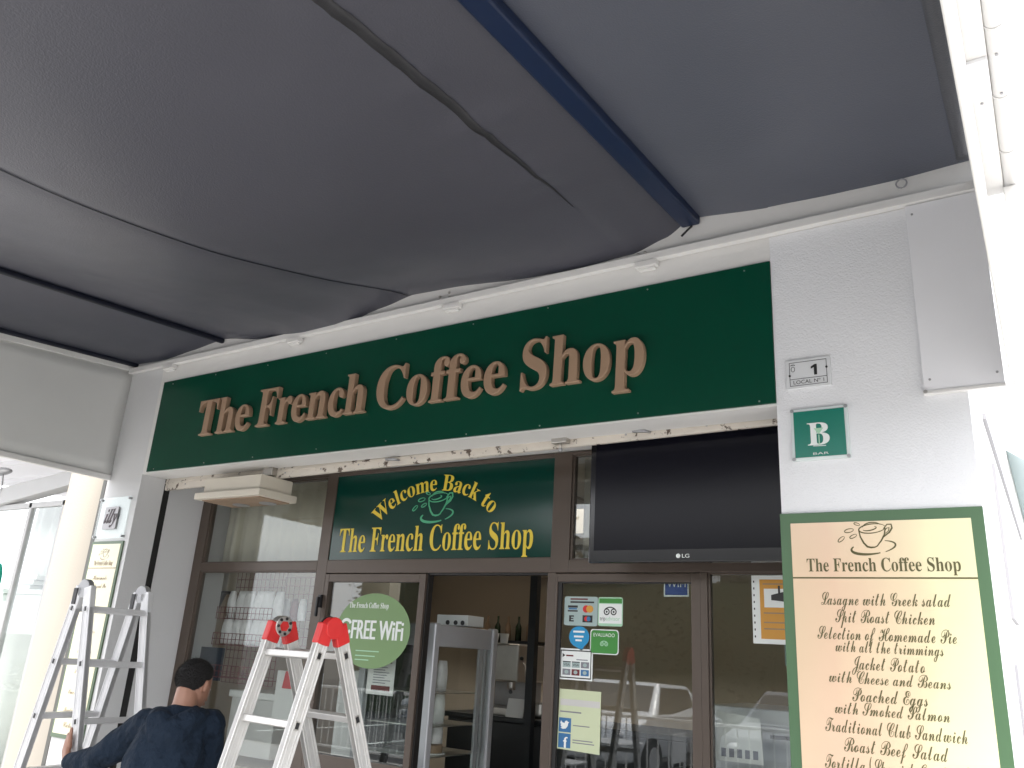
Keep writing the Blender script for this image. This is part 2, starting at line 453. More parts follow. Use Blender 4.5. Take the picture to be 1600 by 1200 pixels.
def cup(mb, cx, cz, s, y0, y1, m):
    """line drawing of a steaming cup on a saucer; s = overall width"""
    def st(p, w): mb.ribbon([(cx + x * s, cz + z * s) for x, z in p], [q * s for q in taper(len(p), w)], y0, y1, m)
    st(arc(0.10, 0.17, 0.235, 0.085, 0, 360, 32, 6), 0.022)                 # rim
    st(arc(0.10, 0.20, 0.16, 0.085, 20, 175, 20, 4), 0.02)                  # steam swirl above
    st(arc(0.06, 0.17, 0.12, 0.035, 180, 400, 18, 10), 0.022)
    st([(-0.135, 0.15), (-0.115, 0.02), (-0.06, -0.10), (0.0, -0.17), (0.06, -0.185), (0.13, -0.18), (0.19, -0.15)], 0.035)
    st([(0.335, 0.17), (0.31, 0.05), (0.25, -0.06), (0.17, -0.16)], 0.028)
    st([(0.30, 0.16), (0.37, 0.24), (0.44, 0.24), (0.45, 0.17), (0.40, 0.09), (0.32, 0.03), (0.29, 0.0)], 0.03)
    st([(0.31, 0.11), (0.36, 0.17), (0.40, 0.18), (0.39, 0.12), (0.33, 0.07)], 0.018)
    st(arc(0.08, -0.19, 0.37, 0.115, 150, 290, 26, 6), 0.05)                # saucer
    st(arc(0.10, -0.19, 0.39, 0.12, -60, 55, 22, 8), 0.03)
    for lx, lz, a, l in ((-0.16, 0.26, -20, 0.055), (-0.31, 0.14, 12, 0.085), (-0.24, 0.03, 25, 0.07), (-0.46, -0.02, 40, 0.075)):
        st(arc(lx, lz, l, l * 0.4, 0, 360, 14, a), 0.018)

# ------------------------------------------------------------------ ground
g = MB(); g.add([(-200, -200, -0.12), (200, -200, -0.12), (200, 200, -0.12), (-200, 200, -0.12)], [(0, 1, 2, 3)], M['asphalt'])
tag(g.build('road', loc=(0, 0, -0.12)), kind='structure')
g = MB(); g.box(-16, 14, -5.4, 14, -0.3, -0.004, M['concrete'])
tag(g.build('pavement'), kind='structure')
g = MB(); g.box(-16, 14, -5.62, -5.41, -0.3, 0.0, M['kerb'])
tag(g.build('kerb', bevel=0.02), kind='structure')
mk = MB()
for k in range(9):
    mk.box(-14 + k * 2.6, -13.9 + k * 2.6, -12.5, -7.6, -0.119, -0.114, M['pwhite'])
tag(mk.build('parking_marking'), kind='structure')

# ------------------------------------------------------------------ cafe building
B = thing('cafe_building', 'white walled cafe front with brown framed glazing between two pillars', 'building', (-3.3, 0.3, 0))
mb = MB(); mb.box(-0.95, -0.19, -0.006, 0.9, 0, 3.62, M['stucco']); mb.box(-0.95, -0.047, -0.004, 0.12, 3.621, 5.2, M['white'])
lab(mb.build('pillar', B), 'white stuccoed pillar carrying the menu board')
mb = MB(); mb.box(-6.168, -5.72, 0.0, 0.9, 0, 5.2, M['wall_smooth']); mb.box(-7.4, -6.168, 0.43, 0.9, 0, 5.2, M['wall_smooth'])
lab(mb.build('pillar', B), 'smooth grey white pillar behind the standing ladder')
mb = MB(); mb.box(-5.72, -0.95, 0.0, 0.2, 2.768, 5.2, M['white'])
mb.box(-5.72, -0.95, 0.24, 0.9, 2.81, 5.2, M['white'])
mb.build('fascia', B)
mb = MB(); mb.box(-5.735, -5.716, 0.205, 0.255, 0, 2.80, M['gasket'])
mb.build('shutter_guide', B)
# side wall running back along the street on the right, and the room
mb = MB(); mb.box(-0.42, -0.195, 0.9, 16, 0, 6.5, M['white'])
sw = mb.build('wall', B)
mb = MB(); mb.box(-0.196, -0.178, 1.0, 5.2, 2.9, 2.93, M['slat_grey']); mb.box(-0.196, -0.180, 1.35, 1.9, 1.95, 2.75, M['slat_grey']); mb.box(-0.196, -0.180, 0.95, 1.4, 1.0, 1.72, M['slat_grey'])
mb.build('shutter', sw)
mb = MB(); mb.hexa([(-0.192, 4.4, 3.55), (-0.06, 4.4, 3.45), (-0.06, 16, 3.45), (-0.192, 16, 3.55), (-0.192, 4.4, 4.2), (-0.09, 4.4, 4.1), (-0.09, 16, 4.1), (-0.192, 16, 4.2)], M['aqua'])
mb.build('awning_strip', sw)
mb = MB()
mb.box(-7.6, -0.42, 5.2, 5.4, 0, 3.2, M['int_wall']); mb.box(-7.6, -7.4, 0.9, 5.2, 0, 3.2, M['int_wall'])
mb.box(-0.46, -0.425, 0.9, 5.2, 0, 3.2, M['int_wall']); mb.box(-7.4, -6.62, 0.72, 0.9, 0, 3.2, M['int_wall'])
mb.build('interior_wall', B)
mb = MB(); mb.box(-7.6, -0.42, 0.9, 3.05, 2.95, 3.05, M['int_ceil']); mb.box(-7.6, -0.42, 4.4, 5.4, 2.95, 3.05, M['int_ceil'])
mb.box(-7.6, -0.42, 3.01, 3.05, 3.05, 5.19, M['int_ceil']); mb.box(-7.6, -0.42, 4.4, 4.44, 3.05, 5.19, M['int_ceil'])  # shaft of an added skylight, out of view, to brighten the room
for k in range(6): mb.box(-6.2 + k * 0.95, -6.17 + k * 0.95, 0.9, 2.86, 2.94, 2.951, M['int_wall'])
mb.build('interior_ceiling', B)
mb = MB(); mb.box(-7.6, -0.42, 0.66, 5.4, -0.003, 0.006, M['int_floor'])
mb.build('interior_floor', B)
mb = MB(); mb.box(-3.565, -3.50, 2.2, 2.26, 0, 2.95, M['counter'])
lab(mb.build('interior_post', B), 'dark post inside the open doorway')
mb = MB(); mb.box(-7.6, -0.2, 0.9, 3.05, 5.19, 5.3, M['white']); mb.box(-7.6, -0.2, 4.4, 5.4, 5.19, 5.3, M['white'])  # left open above the added skylight shaft
mb.build('roof', B)

# brown glazing frames; front face at FY
FY, FB = 0.58, 0.64
def bar(parent, name, rects, m=None, bev=0.003, fy=FY, fb=FB):
    q = MB()
    for x0, x1, z0, z1 in rects: q.box(x0, x1, fy, fb, z0, z1, m or M['brown'])
    return q.build(name, parent, bevel=bev)
def pane(parent, x0, x1, z0, z1, y=0.606):
    q = MB(); q.box(x0, x1, y, y + 0.006, z0, z1, M['glass']); return q.build('pane', parent)
bar(B, 'window_frame', [(-5.718, -5.615, 0.0, 2.805), (-4.334, -4.239, 0.0, 2.805), (-5.615, -4.334, 2.776, 2.805), (-4.239, -2.441, 2.776, 2.805),
                        (-5.615, -4.334, 2.110, 2.172), (-4.239, -2.441, 2.094, 2.182), (-2.441, -2.319, 2.094, 2.805), (-2.319, -0.955, 2.786, 2.805), (-2.319, -0.955, 2.094, 2.165),
                        (-1.537, -1.499, 0.0, 2.094), (-2.454, -2.40, 0.0, 2.094), (-5.615, -4.334, 0.0, 0.12), (-1.499, -0.955, 0.0, 0.12)])
w1 = bar(B, 'window', [(-5.615, -5.600, 2.172, 2.776), (-4.349, -4.334, 2.172, 2.776), (-5.6, -4.349, 2.172, 2.182), (-5.6, -4.349, 2.766, 2.776)], fy=0.592, fb=0.63, bev=0.001); lab(w1, 'upper left window with a cream curtain behind'); pane(w1, -5.60, -4.349, 2.172, 2.776)
w2 = bar(B, 'window', [(-5.615, -5.600, 0.12, 2.110), (-4.349, -4.334, 0.12, 2.110), (-5.6, -4.349, 0.12, 0.13), (-5.6, -4.349, 2.10, 2.11)], fy=0.592, fb=0.63, bev=0.001); lab(w2, 'tall display window with a red wire rack inside'); pane(w2, -5.60, -4.349, 0.12, 2.110)
w3 = bar(B, 'window', [(-2.319, -2.305, 2.165, 2.786), (-0.970, -0.955, 2.165, 2.786), (-2.305, -0.97, 2.165, 2.175), (-2.305, -0.97, 2.776, 2.786)], fy=0.592, fb=0.63, bev=0.001); lab(w3, 'upper right window behind the television'); pane(w3, -2.305, -0.970, 2.165, 2.786)
w4 = bar(B, 'window', [(-1.499, -1.488, 0.12, 2.094), (-0.97, -0.955, 0.12, 2.094), (-1.488, -0.97, 0.12, 0.13), (-1.488, -0.97, 2.085, 2.094)], fy=0.592, fb=0.63, bev=0.001); lab(w4, 'narrow right window with an amber notice'); pane(w4, -1.488, -0.97, 0.12, 2.094)
# left leaf and right leaf
d1 = bar(B, 'door', [(-4.239, -4.201, 0.02, 2.088), (-3.401, -3.352, 0.02, 2.088), (-4.201, -3.401, 2.035, 2.088), (-4.201, -3.401, 0.02, 0.14), (-4.201, -3.401, 0.86, 0.955)])
lab(d1, 'glazed door leaf with a round green sticker'); pane(d1, -4.201, -3.401, 0.955, 2.035)
pane(d1, -4.201, -3.401, 0.14, 0.86)
q = MB(); q.box(-4.262, -4.236, 0.555, 0.58, 1.86, 1.945, M['black']); q.box(-4.256, -4.242, 0.535, 0.556, 1.80, 1.93, M['black']); q.build('latch', d1, bevel=0.003)
q = MB(); q.box(-3.352, -3.338, 0.60, 0.645, 0.02, 2.088, M['gasket']); q.build('gasket', d1)
d2 = bar(B, 'door', [(-2.400, -2.386, 0.02, 2.088), (-1.587, -1.537, 0.02, 2.088), (-2.386, -1.587, 2.043, 2.088), (-2.386, -1.587, 0.02, 0.14)])
lab(d2, 'glazed door leaf covered in small stickers'); pane(d2, -2.386, -1.587, 0.14, 2.043)
q = MB(); q.box(-2.386, -2.362, 0.588, 0.604, 0.14, 2.043, M['gasket']); q.box(-2.362, -1.587, 0.588, 0.604, 2.036, 2.043, M['gasket']); q.build('gasket', d2)
q = MB(); q.box(-3.352, -2.454, 0.60, 0.66, 2.083, 2.094, M['gasket']); q.build('door_track', B)

# ------------------------------------------------------------------ main fascia sign with raised letters
S = thing('shop_sign', 'long dark green fascia sign reading The French Coffee Shop in raised copper letters', 'shop sign', (-3.3, 0, 2.777))
q = MB(); q.box(-5.656, -0.951, -0.014, -0.0005, 2.778, 3.492, M['sign_green']); q.build('board', S, bevel=0.002)
for i in range(9):
    for z in (2.80, 3.47):
        q = MB(); x = -5.55 + i * 0.565 + random.uniform(-.05, .05); q.disc((x, -0.0155, z + random.uniform(-.008, .008)), (0, 1, 0), 0.004, 0.003, M['steel'], 8); q.build('screw', S)
def sign_word(body, x0, x1, zb, cap):
    t = MB(); text(t, body, 'b', x0, x1, zb, cap, -0.052, M['letter'], depth=0.037, bevel=0.013, slant=0.02)
    for vs, fs in islands(t.v, t.f):
        MB().add(vs, fs, M['letter']).build('letter', S)
sign_word('The', -5.10, -4.535, 2.997, 0.262)
sign_word('French', -4.455, -3.463, 3.003, 0.264)
sign_word('Coffee', -3.37, -2.42, 3.002, 0.270)
sign_word('Shop', -2.315, -1.585, 3.000, 0.282)

# ------------------------------------------------------------------ roller shutter rolled up behind the sign
S = thing('roller_shutter', 'rolled up cream shutter bar with chipped rusty paint below the green sign', 'roller shutter', (-3.3, 0.22, 2.7))
q = MB(); q.hexa([(-5.715, 0.206, 2.682), (-0.952, 0.206, 2.742), (-0.952, 0.235, 2.742), (-5.715, 0.235, 2.682), (-5.715, 0.206, 2.805), (-0.952, 0.206, 2.805), (-0.952, 0.235, 2.805), (-5.715, 0.235, 2.805)], M['chipped'])
q.build('bottom_bar', S, bevel=0.006)
q = MB(); q.hexa([(-5.71, 0.199, 2.735), (-0.96, 0.199, 2.777), (-0.96, 0.206, 2.777), (-5.71, 0.206, 2.735), (-5.71, 0.199, 2.742), (-0.96, 0.199, 2.783), (-0.96, 0.206, 2.783), (-5.71, 0.206, 2.742)], M['chipped']); q.build('bar_lip', S)
for x in (-4.50, -2.175):
    z = 2.682 + (x + 5.715) * 0.0126
    q = MB(); q.box(x - 0.048, x + 0.048, 0.155, 0.206, z + 0.014, z + 0.082, M['steel']); o = q.build('lock_box', S, bevel=0.005)
    q = MB(); q.tube([(x, 0.18, z + 0.015), (x, 0.18, z - 0.012)], 0.008, M['steel']); q.ell((x, 0.18, z - 0.02), (0.013, 0.013, 0.013), M['hinge']); q.build('key_knob', o, smooth=True)
for x in (-5.02, -3.385, -1.70):
    z = 2.70 + (x + 5.715) * 0.0126
    q = MB(); q.tube([(x - 0.045, 0.20, z + 0.022), (x - 0.035, 0.165, z + 0.016), (x + 0.03, 0.16, z + 0.01), (x + 0.045, 0.20, z + 0.012)], [0.006, 0.009, 0.009, 0.006], M['hinge'] if x > -4 else M['chipped'], 8); q.build('pull_handle', S, smooth=True)
q = MB()
for i in range(13):
    x = -5.5 + i * 0.37 + random.uniform(-.1, .1); q.disc((x, 0.205, 2.715 + (x + 5.7) * 0.0126), (0, 1, 0), 0.006, 0.004, M['hinge'], 8)
q.build('rivet', S)

# ------------------------------------------------------------------ welcome panel in the transom
S = thing('welcome_sign', 'dark green transom panel with yellow welcome lettering and a mint cup drawing', 'sign', (-3.34, 0.585, 2.18))
q = MB(); q.box(-4.238, -2.442, 0.588, 0.60, 2.183, 2.775, M['sign_green2']); q.build('panel', S)
kx = 1.0 - 0.003
q = MB(); yy = 0.585
text(q, 'The French Coffee Shop', 'b', -4.155, -2.57, 2.235, 0.162, yy, M['yellow']); q.build('lettering', S)
q = MB()
# the upper line is bent along an arch
cx, cz, rr = -3.335, 1.96, 0.665
def bend(X, Z):
    a = (X - cx) / rr; r = rr + (Z - (cz + rr)); return cx + r * math.sin(a), cz + r * math.cos(a)
text(q, 'Welcome Back to', 'b', -3.865, -2.845, cz + rr, 0.105, yy, M['yellow'], fn=bend); q.build('lettering', S)
q = MB(); cup(q, -3.345, 2.522, 0.335, 0.583, 0.5875, M['mint']); q.build('cup_emblem', S)

# ------------------------------------------------------------------ television
S = thing('television', 'black flat television mounted high in front of the glazing', 'television', (-1.5, 0.33, 2.11))
q = MB(); q.box(-2.048, -0.957, 0.30, 0.355, 2.112, 2.785, M['tvbody']); q.box(-1.8, -1.2, 0.355, 0.40, 2.2, 2.7, M['black']); q.build('bezel', S, bevel=0.006)
q = MB(); q.box(-2.015, -0.98, 0.2975, 0.301, 2.175, 2.755, M['screen']); q.build('screen', S)
q = MB(); q.disc((-1.545, 0.2985, 2.142), (0, 1, 0), 0.011, 0.003, M['pwhite'], 16); text(q, 'LG', None, -1.525, -1.487, 2.133, 0.018, 0.2985, M['pwhite']); q.build('maker_mark', S)
q = MB(); q.box(-1.55, -1.45, 0.40, 0.60, 2.40, 2.52, M['black']); q.build('wall_bracket', S)

# ------------------------------------------------------------------ cooker hood hanging under the shutter
S = thing('extractor_hood', 'aged cream extractor hood with two round lamp holes below the shutter bar', 'extractor hood', (-4.66, 0.28, 2.53))
q = MB(); q.hexa([(-5.085, 0.03, 2.548), (-4.40, 0.03, 2.548), (-4.40, 0.37, 2.548), (-5.085, 0.37, 2.548),
                  (-5.085, 0.03, 2.596), (-4.40, 0.03, 2.596), (-4.40, 0.37, 2.596), (-5.085, 0.37, 2.596)], M['cream_plastic']); q.build('tray', S, bevel=0.006)
q = MB(); q.box(-5.03, -4.44, 0.06, 0.35, 2.596, 2.70, M['cream_plastic']); q.build('housing', S, bevel=0.006)
q = MB(); q.box(-5.04, -4.44, 0.07, 0.34, 2.541, 2.5485, M['rust_pan']); f_ = q.build('filter', S)
for x in (-4.86, -4.58):
    q = MB(); q.disc((x, 0.27, 2.539), (0, 0, 1), 0.06, 0.006, M['hinge'], 24); q.build('lamp_hole', S)

# ------------------------------------------------------------------ rail along the top of the facade
S = thing('awning_rail', 'white painted rail with small brackets along the wall above the green sign', 'rail', (-3.1, -0.03, 3.62))
q = MB(); q.box(-6.13, -0.06, -0.045, -0.0065, 3.621, 3.664, M['white']); q.build('bar', S, bevel=0.004)
for x in (-5.60, -4.21, -2.85, -1.58):
    q = MB(); q.box(x - 0.06, x + 0.06, -0.052, -0.0065, 3.588, 3.6205, M['white']); q.box(x - 0.045, x + 0.045, -0.035, -0.0065, 3.575, 3.588, M['white']); q.build('bracket', S, bevel=0.003)
q = MB()
for x, z in ((-2.97, 3.70), (-2.90, 3.715), (-2.965, 3.675), (-2.895, 3.685), (-1.64, 3.685), (-1.60, 3.69)): 
    q = MB(); q.ell((x, -0.008, z), (0.009, 0.009, 0.009), M['steel'], 8); q.build('bolt', S)
q = MB(); q.tube([(-0.349 + 0.022 * math.cos(a * 0.52), -0.03, 3.735 + 0.022 * math.sin(a * 0.52)) for a in range(13)], 0.004, M['hinge'], 6); tag(q.build('eye_bolt'), 'small steel ring bolt in the white wall near the right end of the rail', 'ring bolt')
q = MB(); q.tube([(-1.34, -0.01, 3.78), (-1.352, -0.04, 3.745), (-1.38, -0.05, 3.712)], 0.006, M['black'], 6); tag(q.build('cable_stub'), 'short black cable end sticking out below the blue awning beam', 'cable')

# ------------------------------------------------------------------ awning
prof = [(-6.14, 3.711), (-5.712, 3.695), (-5.4, 3.723), (-5.03, 3.759), (-4.589, 3.69), (-4.124, 3.645), (-3.822, 3.652), (-3.435, 3.722), (-3.20, 3.762), (-2.918, 3.752), (-2.269, 3.695), (-2.019, 3.687), (-1.67, 3.70), (-1.487, 3.752), (-1.346, 3.83), (-0.951, 3.79), (-0.65, 3.778), (-0.373, 3.774), (-0.06, 3.787), (0.085, 3.79)]
def lerp(tab, x):
    for (a, b), (c, d) in zip(tab, tab[1:]):
        if x <= c:
            t = max(0, min(1, (x - a) / (c - a))); t2 = t * t * (3 - 2 * t) * 0.5 + t * 0.5; return b + (d - b) * t2
    return tab[-1][1]
zb = [(-6.14, 3.715), (-5.03, 3.765), (-1.346, 3.845), (-0.06, 3.80), (0.085, 3.80)]
def lin(tab, x):
    for (a, b), (c, d) in zip(tab, tab[1:]):
        if x <= c: return b + (d - b) * max(0, min(1, (x - a) / (c - a)))
    return tab[-1][1]
AY = 4.0
import mathutils.noise as mn
def awn(x, y):
    base = lin(zb, x) + 0.081 * y
    edge = (lerp(prof, x) - lin(zb, x)) * math.exp(y / 0.55)
    s = math.sin(math.pi * min(1, -y / 4.2))
    if x < -5.03: u = (x + 6.14) / 1.11; sag = 0.06 * math.sin(math.pi * u)
    elif x < -1.346: u = (x + 5.03) / 3.684; sag = 0.34 * math.sin(math.pi * max(0, min(1, u))) ** 1.25
    else: u = (x + 1.346) / 1.286; sag = 0.06 * math.sin(math.pi * max(0, min(1, u)))
    dx = x + 1.74
    fo = min(1, max(0, (-y - 0.3) / 0.9))
    puck = fo * 0.014 * mn.noise(V((dx * 3, y * 6.0, 0.3))) * math.exp(-(dx / 0.17) ** 2) + fo * 0.008 * mn.noise(V((dx * 8, y * 16, 5))) * math.exp(-(dx / 0.07) ** 2)
    puck += 0.012 * math.exp(-abs(dx) / 0.10)
    dx2 = x + 3.22
    puck += 0.010 * math.exp(-abs(dx2) / 0.05)
    big = (0.010 * mn.noise(V((x * 0.9, y * 0.8, 2.0))) + 0.006 * mn.noise(V((x * 2.1 + y, y * 1.7, 7.0)))) * min(1, -y / 0.5)
    return base + edge - sag * s + puck * min(1, -y / 0.15 + 0.1) + big
A = thing('awning', 'large slate grey fabric awning stretched over dark blue beams overhead', 'awning', (-3.1, -2.0, 3.5))
q = MB(); NX, NY = 260, 150
xs = [-6.14 + (6.14 + 0.075) * i / NX for i in range(NX + 1)]; ys = [0.004 - AY * (j / NY) ** 1.15 for j in range(NY + 1)]
vs = [(x, y, awn(x, y)) for y in ys for x in xs]
fs = [(j * (NX + 1) + i, j * (NX + 1) + i + 1, (j + 1) * (NX + 1) + i + 1, (j + 1) * (NX + 1) + i) for j in range(NY) for i in range(NX)]
cut1 = min(range(NX), key=lambda i: abs(xs[i] + 1.346)); cut2 = min(range(NX), key=lambda i: abs(xs[i] + 5.03))
q.add(vs, fs, M['awning'])
kb, kn = q.mi(M['awning_skylit']), q.mi(M['awning_navy'])
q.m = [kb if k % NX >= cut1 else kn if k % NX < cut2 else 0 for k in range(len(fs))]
fab = q.build('fabric', A, smooth=True)
sd = fab.modifiers.new('solid', 'SOLIDIFY'); sd.thickness = 0.002; sd.offset = 1
def strip(name, xc, w, drop, m, y0=-0.03, y1=-4.0, wav=0.0, parent=None, fade=None):
    n = 90; vs = []; fs = []
    for j in range(n + 1):
        y = y0 + (y1 - y0) * j / n
        xx = xc + wav * mn.noise(V((y * 2.3, 1.7, 0)))
        ww = w * (1 + 0.15 * mn.noise(V((y * 6, 9, 0))))
        if fade: ww *= max(0.08, min(1, (-y - fade[0]) / fade[1]))
        for k in (-0.5, 0.0, 0.5): vs.append((xx + k * ww, y, awn(xx + k * ww, y) - drop))
    for j in range(n):
        for k in range(2): a = j * 3 + k; fs.append((a, a + 1, a + 4, a + 3))
    o = MB().add(vs, fs, m).build(name, parent, smooth=True)
    s_ = o.modifiers.new('solid', 'SOLIDIFY'); s_.thickness = 0.002; s_.offset = 1
    return o
strip('seam_tape', -1.74, 0.044, 0.004, M['fabric_seam'], y0=-0.55, wav=0.006, parent=fab, fade=(0.5, 1.1))
strip('seam_tape', -3.22, 0.010, 0.004, M['dark_beam'], parent=fab)  # thin seam; the shadow along its crease is put in as dark colour
strip('hem', -0.095, 0.058, 0.003, M['awning_skylit'], parent=fab)
for xb, hw, hh, m, dz in ((-1.346, 0.050, 0.028, 'blue_beam', 0.034), (-5.03, 0.016, 0.02, 'dark_beam', 0.024), (-6.09, 0.018, 0.02, 'dark_beam', 0.018)):
    q = MB(); n = 24; ya, yb = -0.03, -4.0
    ya = 0.0; a = V((xb, ya, lin(zb, xb) + 0.081 * ya - dz)); b = V((xb, yb, lin(zb, xb) + 0.081 * yb - dz))
    q.beam(a, b, (1, 0, 0), (0, 0, 1), hw, hh, M[m]); q.build('beam', A, bevel=0.012)

# front posts that carry the awning
for x in (-6.08, -0.02):
    q = MB(); q.box(x - 0.04, x + 0.04, -4.06, -3.98, 0, 3.42, M['white'])
    if x < -3: tag(q.build('awning_post', bevel=0.004), 'square white post at the outer left corner of the awning', 'post')

# ------------------------------------------------------------------ left side blind
S = thing('side_blind', 'off white roller blind hanging as a side wall at the left end of the awning', 'blind', (-6.14, -2, 2.75))
q = MB(); n = 40; vs = []; fs = []
for j in range(n + 1):
    y = -0.0005 - 3.9 * j / n
    for k in range(9):
        zt = 3.665 + 0.085 * y; z = 2.78 + (zt - 2.78) * k / 8; vs.append((-6.135 + 0.006 * mn.noise(V((y * 1.3, z * 2, 0))), y, z))
for j in range(n):
    for k in range(8): a = j * 9 + k; fs.append((a, a + 1, a + 10, a + 9))
M['blind'] = mat('off_white_blind', (0.64, 0.64, 0.62), 0.65, var=0.03, bump=0.05, bscale=300)
q.add(vs, fs, M['blind']); o = q.build('sheet', S, smooth=True); s_ = o.modifiers.new('solid', 'SOLIDIFY'); s_.thickness = 0.002
q = MB(); q.box(-6.15, -6.115, -3.92, -0.006, 2.742, 2.785, M['white']); q.build('bottom_bar', S, bevel=0.006)
q = MB(); hb = lambda y, d: 3.65 + 0.088 * y + d
q.hexa([(-6.19, -3.95, hb(-3.95, 0)), (-6.118, -3.95, hb(-3.95, 0)), (-6.118, -0.002, hb(0, 0)), (-6.19, -0.002, hb(0, 0)), (-6.19, -3.95, hb(-3.95, .12)), (-6.118, -3.95, hb(-3.95, .07)), (-6.118, -0.002, hb(0, .07)), (-6.19, -0.002, hb(0, .12))], M['white']); q.build('head_box', S, bevel=0.004)

# ------------------------------------------------------------------ right side blind and gutter beam
S = thing('gutter_beam', 'white side beam with a rounded gutter pipe and rolled blind at the right edge', 'beam', (0, -2, 2.75))
q = MB(); q.box(-0.034, -0.028, -3.9, -0.012, 2.775, 3.58, M['white']); q.build('blind_sheet', S)
q = MB(); q.box(-0.040, -0.022, -3.9, -0.012, 2.745, 2.775, M['white']); q.build('bottom_bar', S, bevel=0.004)
q = MB(); q.box(-0.045, 0.034, -3.95, -0.012, 3.585, 3.69, M['white']); q.build('beam', S, bevel=0.004)
q = MB(); q.tube([(0.062, -3.95, 3.60), (0.062, 0.1, 3.60)], 0.028, M['white'], 20); p_ = q.build('gutter_pipe', S, smooth=True)
q = MB()
for y in (-1.10, -0.72, -0.35): q.tube([(0.062 + 0.030 * math.cos(R(a)), y, 3.60 + 0.030 * math.sin(R(a))) for a in range(180, 361, 20)], 0.0022, M['white'], 6)
q.build('pipe_clip', S)
q = MB(); q.box(-0.05, 0.033, -0.96, -0.76, 3.568, 3.5845, M['panel']); o = q.build('cover_plate', S, bevel=0.003)
q = MB()
for x, y in ((0.0, -0.70), (0.06, -0.97), (0.062, -0.75)): q.disc((x, y, 3.570 if x > 0.03 else 3.583), (0, 0, 1), 0.005, 0.006, M['hinge'], 8)
q.build('screw', S)
q = MB(); q.box(0.03, 0.10, -0.10, -0.012, 0, 3.57, M['white']); tag(q.build('corner_post', bevel=0.004), 'white square post standing beyond the right pillar under the gutter beam', 'post')

# ------------------------------------------------------------------ flat cover panel on the right pillar
S = thing('cover_panel', 'flat lilac white metal cover on the upper right pillar', 'panel', (-0.2, -0.02, 2.745))
q = MB(); q.box(-0.345, -0.058, -0.030, -0.0065, 2.752, 3.617, M['panel']); q.build('cover', S, bevel=0.003)
q = MB(); q.box(-0.350, -0.056, -0.036, -0.0065, 2.738, 2.752, M['white']); q.build('flange', S, bevel=0.002)
for px_, pz_ in ((-0.32, 2.80), (-0.32, 3.57), (-0.08, 2.80)):
    q = MB(); q.disc((px_, -0.031, pz_), (0, 1, 0), 0.005, 0.003, M['hinge'], 10); q.build('screw', S)
q = MB(); q.disc((-0.340, -0.037, 2.748), (0, 1, 0), 0.008, 0.004, M['steel'], 10); q.build('screw', S)

# ------------------------------------------------------------------ plates on the right pillar
S = thing('number_plate', 'small pale plate with number 1 and LOCAL on the right pillar', 'number plate', (-0.8, -0.01, 2.83))
q = MB(); q.plate(rrect(-0.900, -0.706, 2.832, 2.970, 0.006), -0.016, -0.0065, M['plate']); q.build('plate', S, bevel=0.002)
q = MB(); y0, y1 = -0.0175, -0.0165
for r_ in ((-0.884, -0.722, 2.955, 2.957), (-0.884, -0.722, 2.845, 2.847), (-0.884, -0.882, 2.847, 2.955), (-0.724, -0.722, 2.847, 2.955), (-0.882, -0.724, 2.876, 2.878)): q.box(r_[0], r_[1], y0, y1, r_[2], r_[3], M['ink'])
q.plate([(-0.777, 2.888), (-0.764, 2.888), (-0.764, 2.938), (-0.773, 2.938), (-0.790, 2.928), (-0.790, 2.918), (-0.777, 2.924)], y0, y1, M['ink'])
text(q, 'LOCAL Nº 1', None, -0.868, -0.736, 2.853, 0.0165, y0, M['ink'])
q.ribbon(arc(-0.868, 2.925, 0.008, 0.012, 0, 360, 12), 0.002, y0, y1, M['ink']); q.ribbon(arc(-0.868, 2.942, 0.009, 0.004, 0, 180, 8), 0.003, y0, y1, M['ink'])
q.build('lettering', S)
q = MB()
for x, z in ((-0.883, 2.895), (-0.723, 2.918)): q.disc((x, -0.018, z), (0, 1, 0), 0.005, 0.003, M['black'], 10)
q.build('screw', S)

S = thing('licence_plaque', 'square teal plaque with a large white B and cocktail glass', 'plaque', (-0.77, -0.01, 2.5))
q = MB(); q.box(-0.889, -0.648, -0.018, -0.0065, 2.500, 2.736, M['acrylic']); q.build('backing', S, bevel=0.003)
q = MB(); q.box(-0.876, -0.663, -0.0205, -0.0182, 2.514, 2.722, M['teal']); q.build('face', S)
q = MB(); text(q, 'B', 'b', -0.820, -0.728, 2.565, 0.100, -0.0215, M['pwhite'])
q.ribbon([(-0.798, 2.562), (-0.745, 2.560)], 0.004, -0.0218, -0.0212, M['acrylic']); q.ribbon([(-0.772, 2.562), (-0.772, 2.61)], 0.004, -0.0222, -0.0212, M['ta_green'])
q.plate([(-0.792, 2.64), (-0.752, 2.64), (-0.772, 2.612)], -0.0222, -0.0212, M['ta_green'])
text(q, 'BAR', None, -0.800, -0.735, 2.522, 0.010, -0.0215, M['acrylic']); q.build('lettering', S)
for x, z in ((-0.882, 2.728), (-0.656, 2.728), (-0.882, 2.508), (-0.656, 2.508)):
    q = MB(); q.disc((x, -0.0195, z), (0, 1, 0), 0.008, 0.004, M['hinge'], 12); q.build('screw', S)

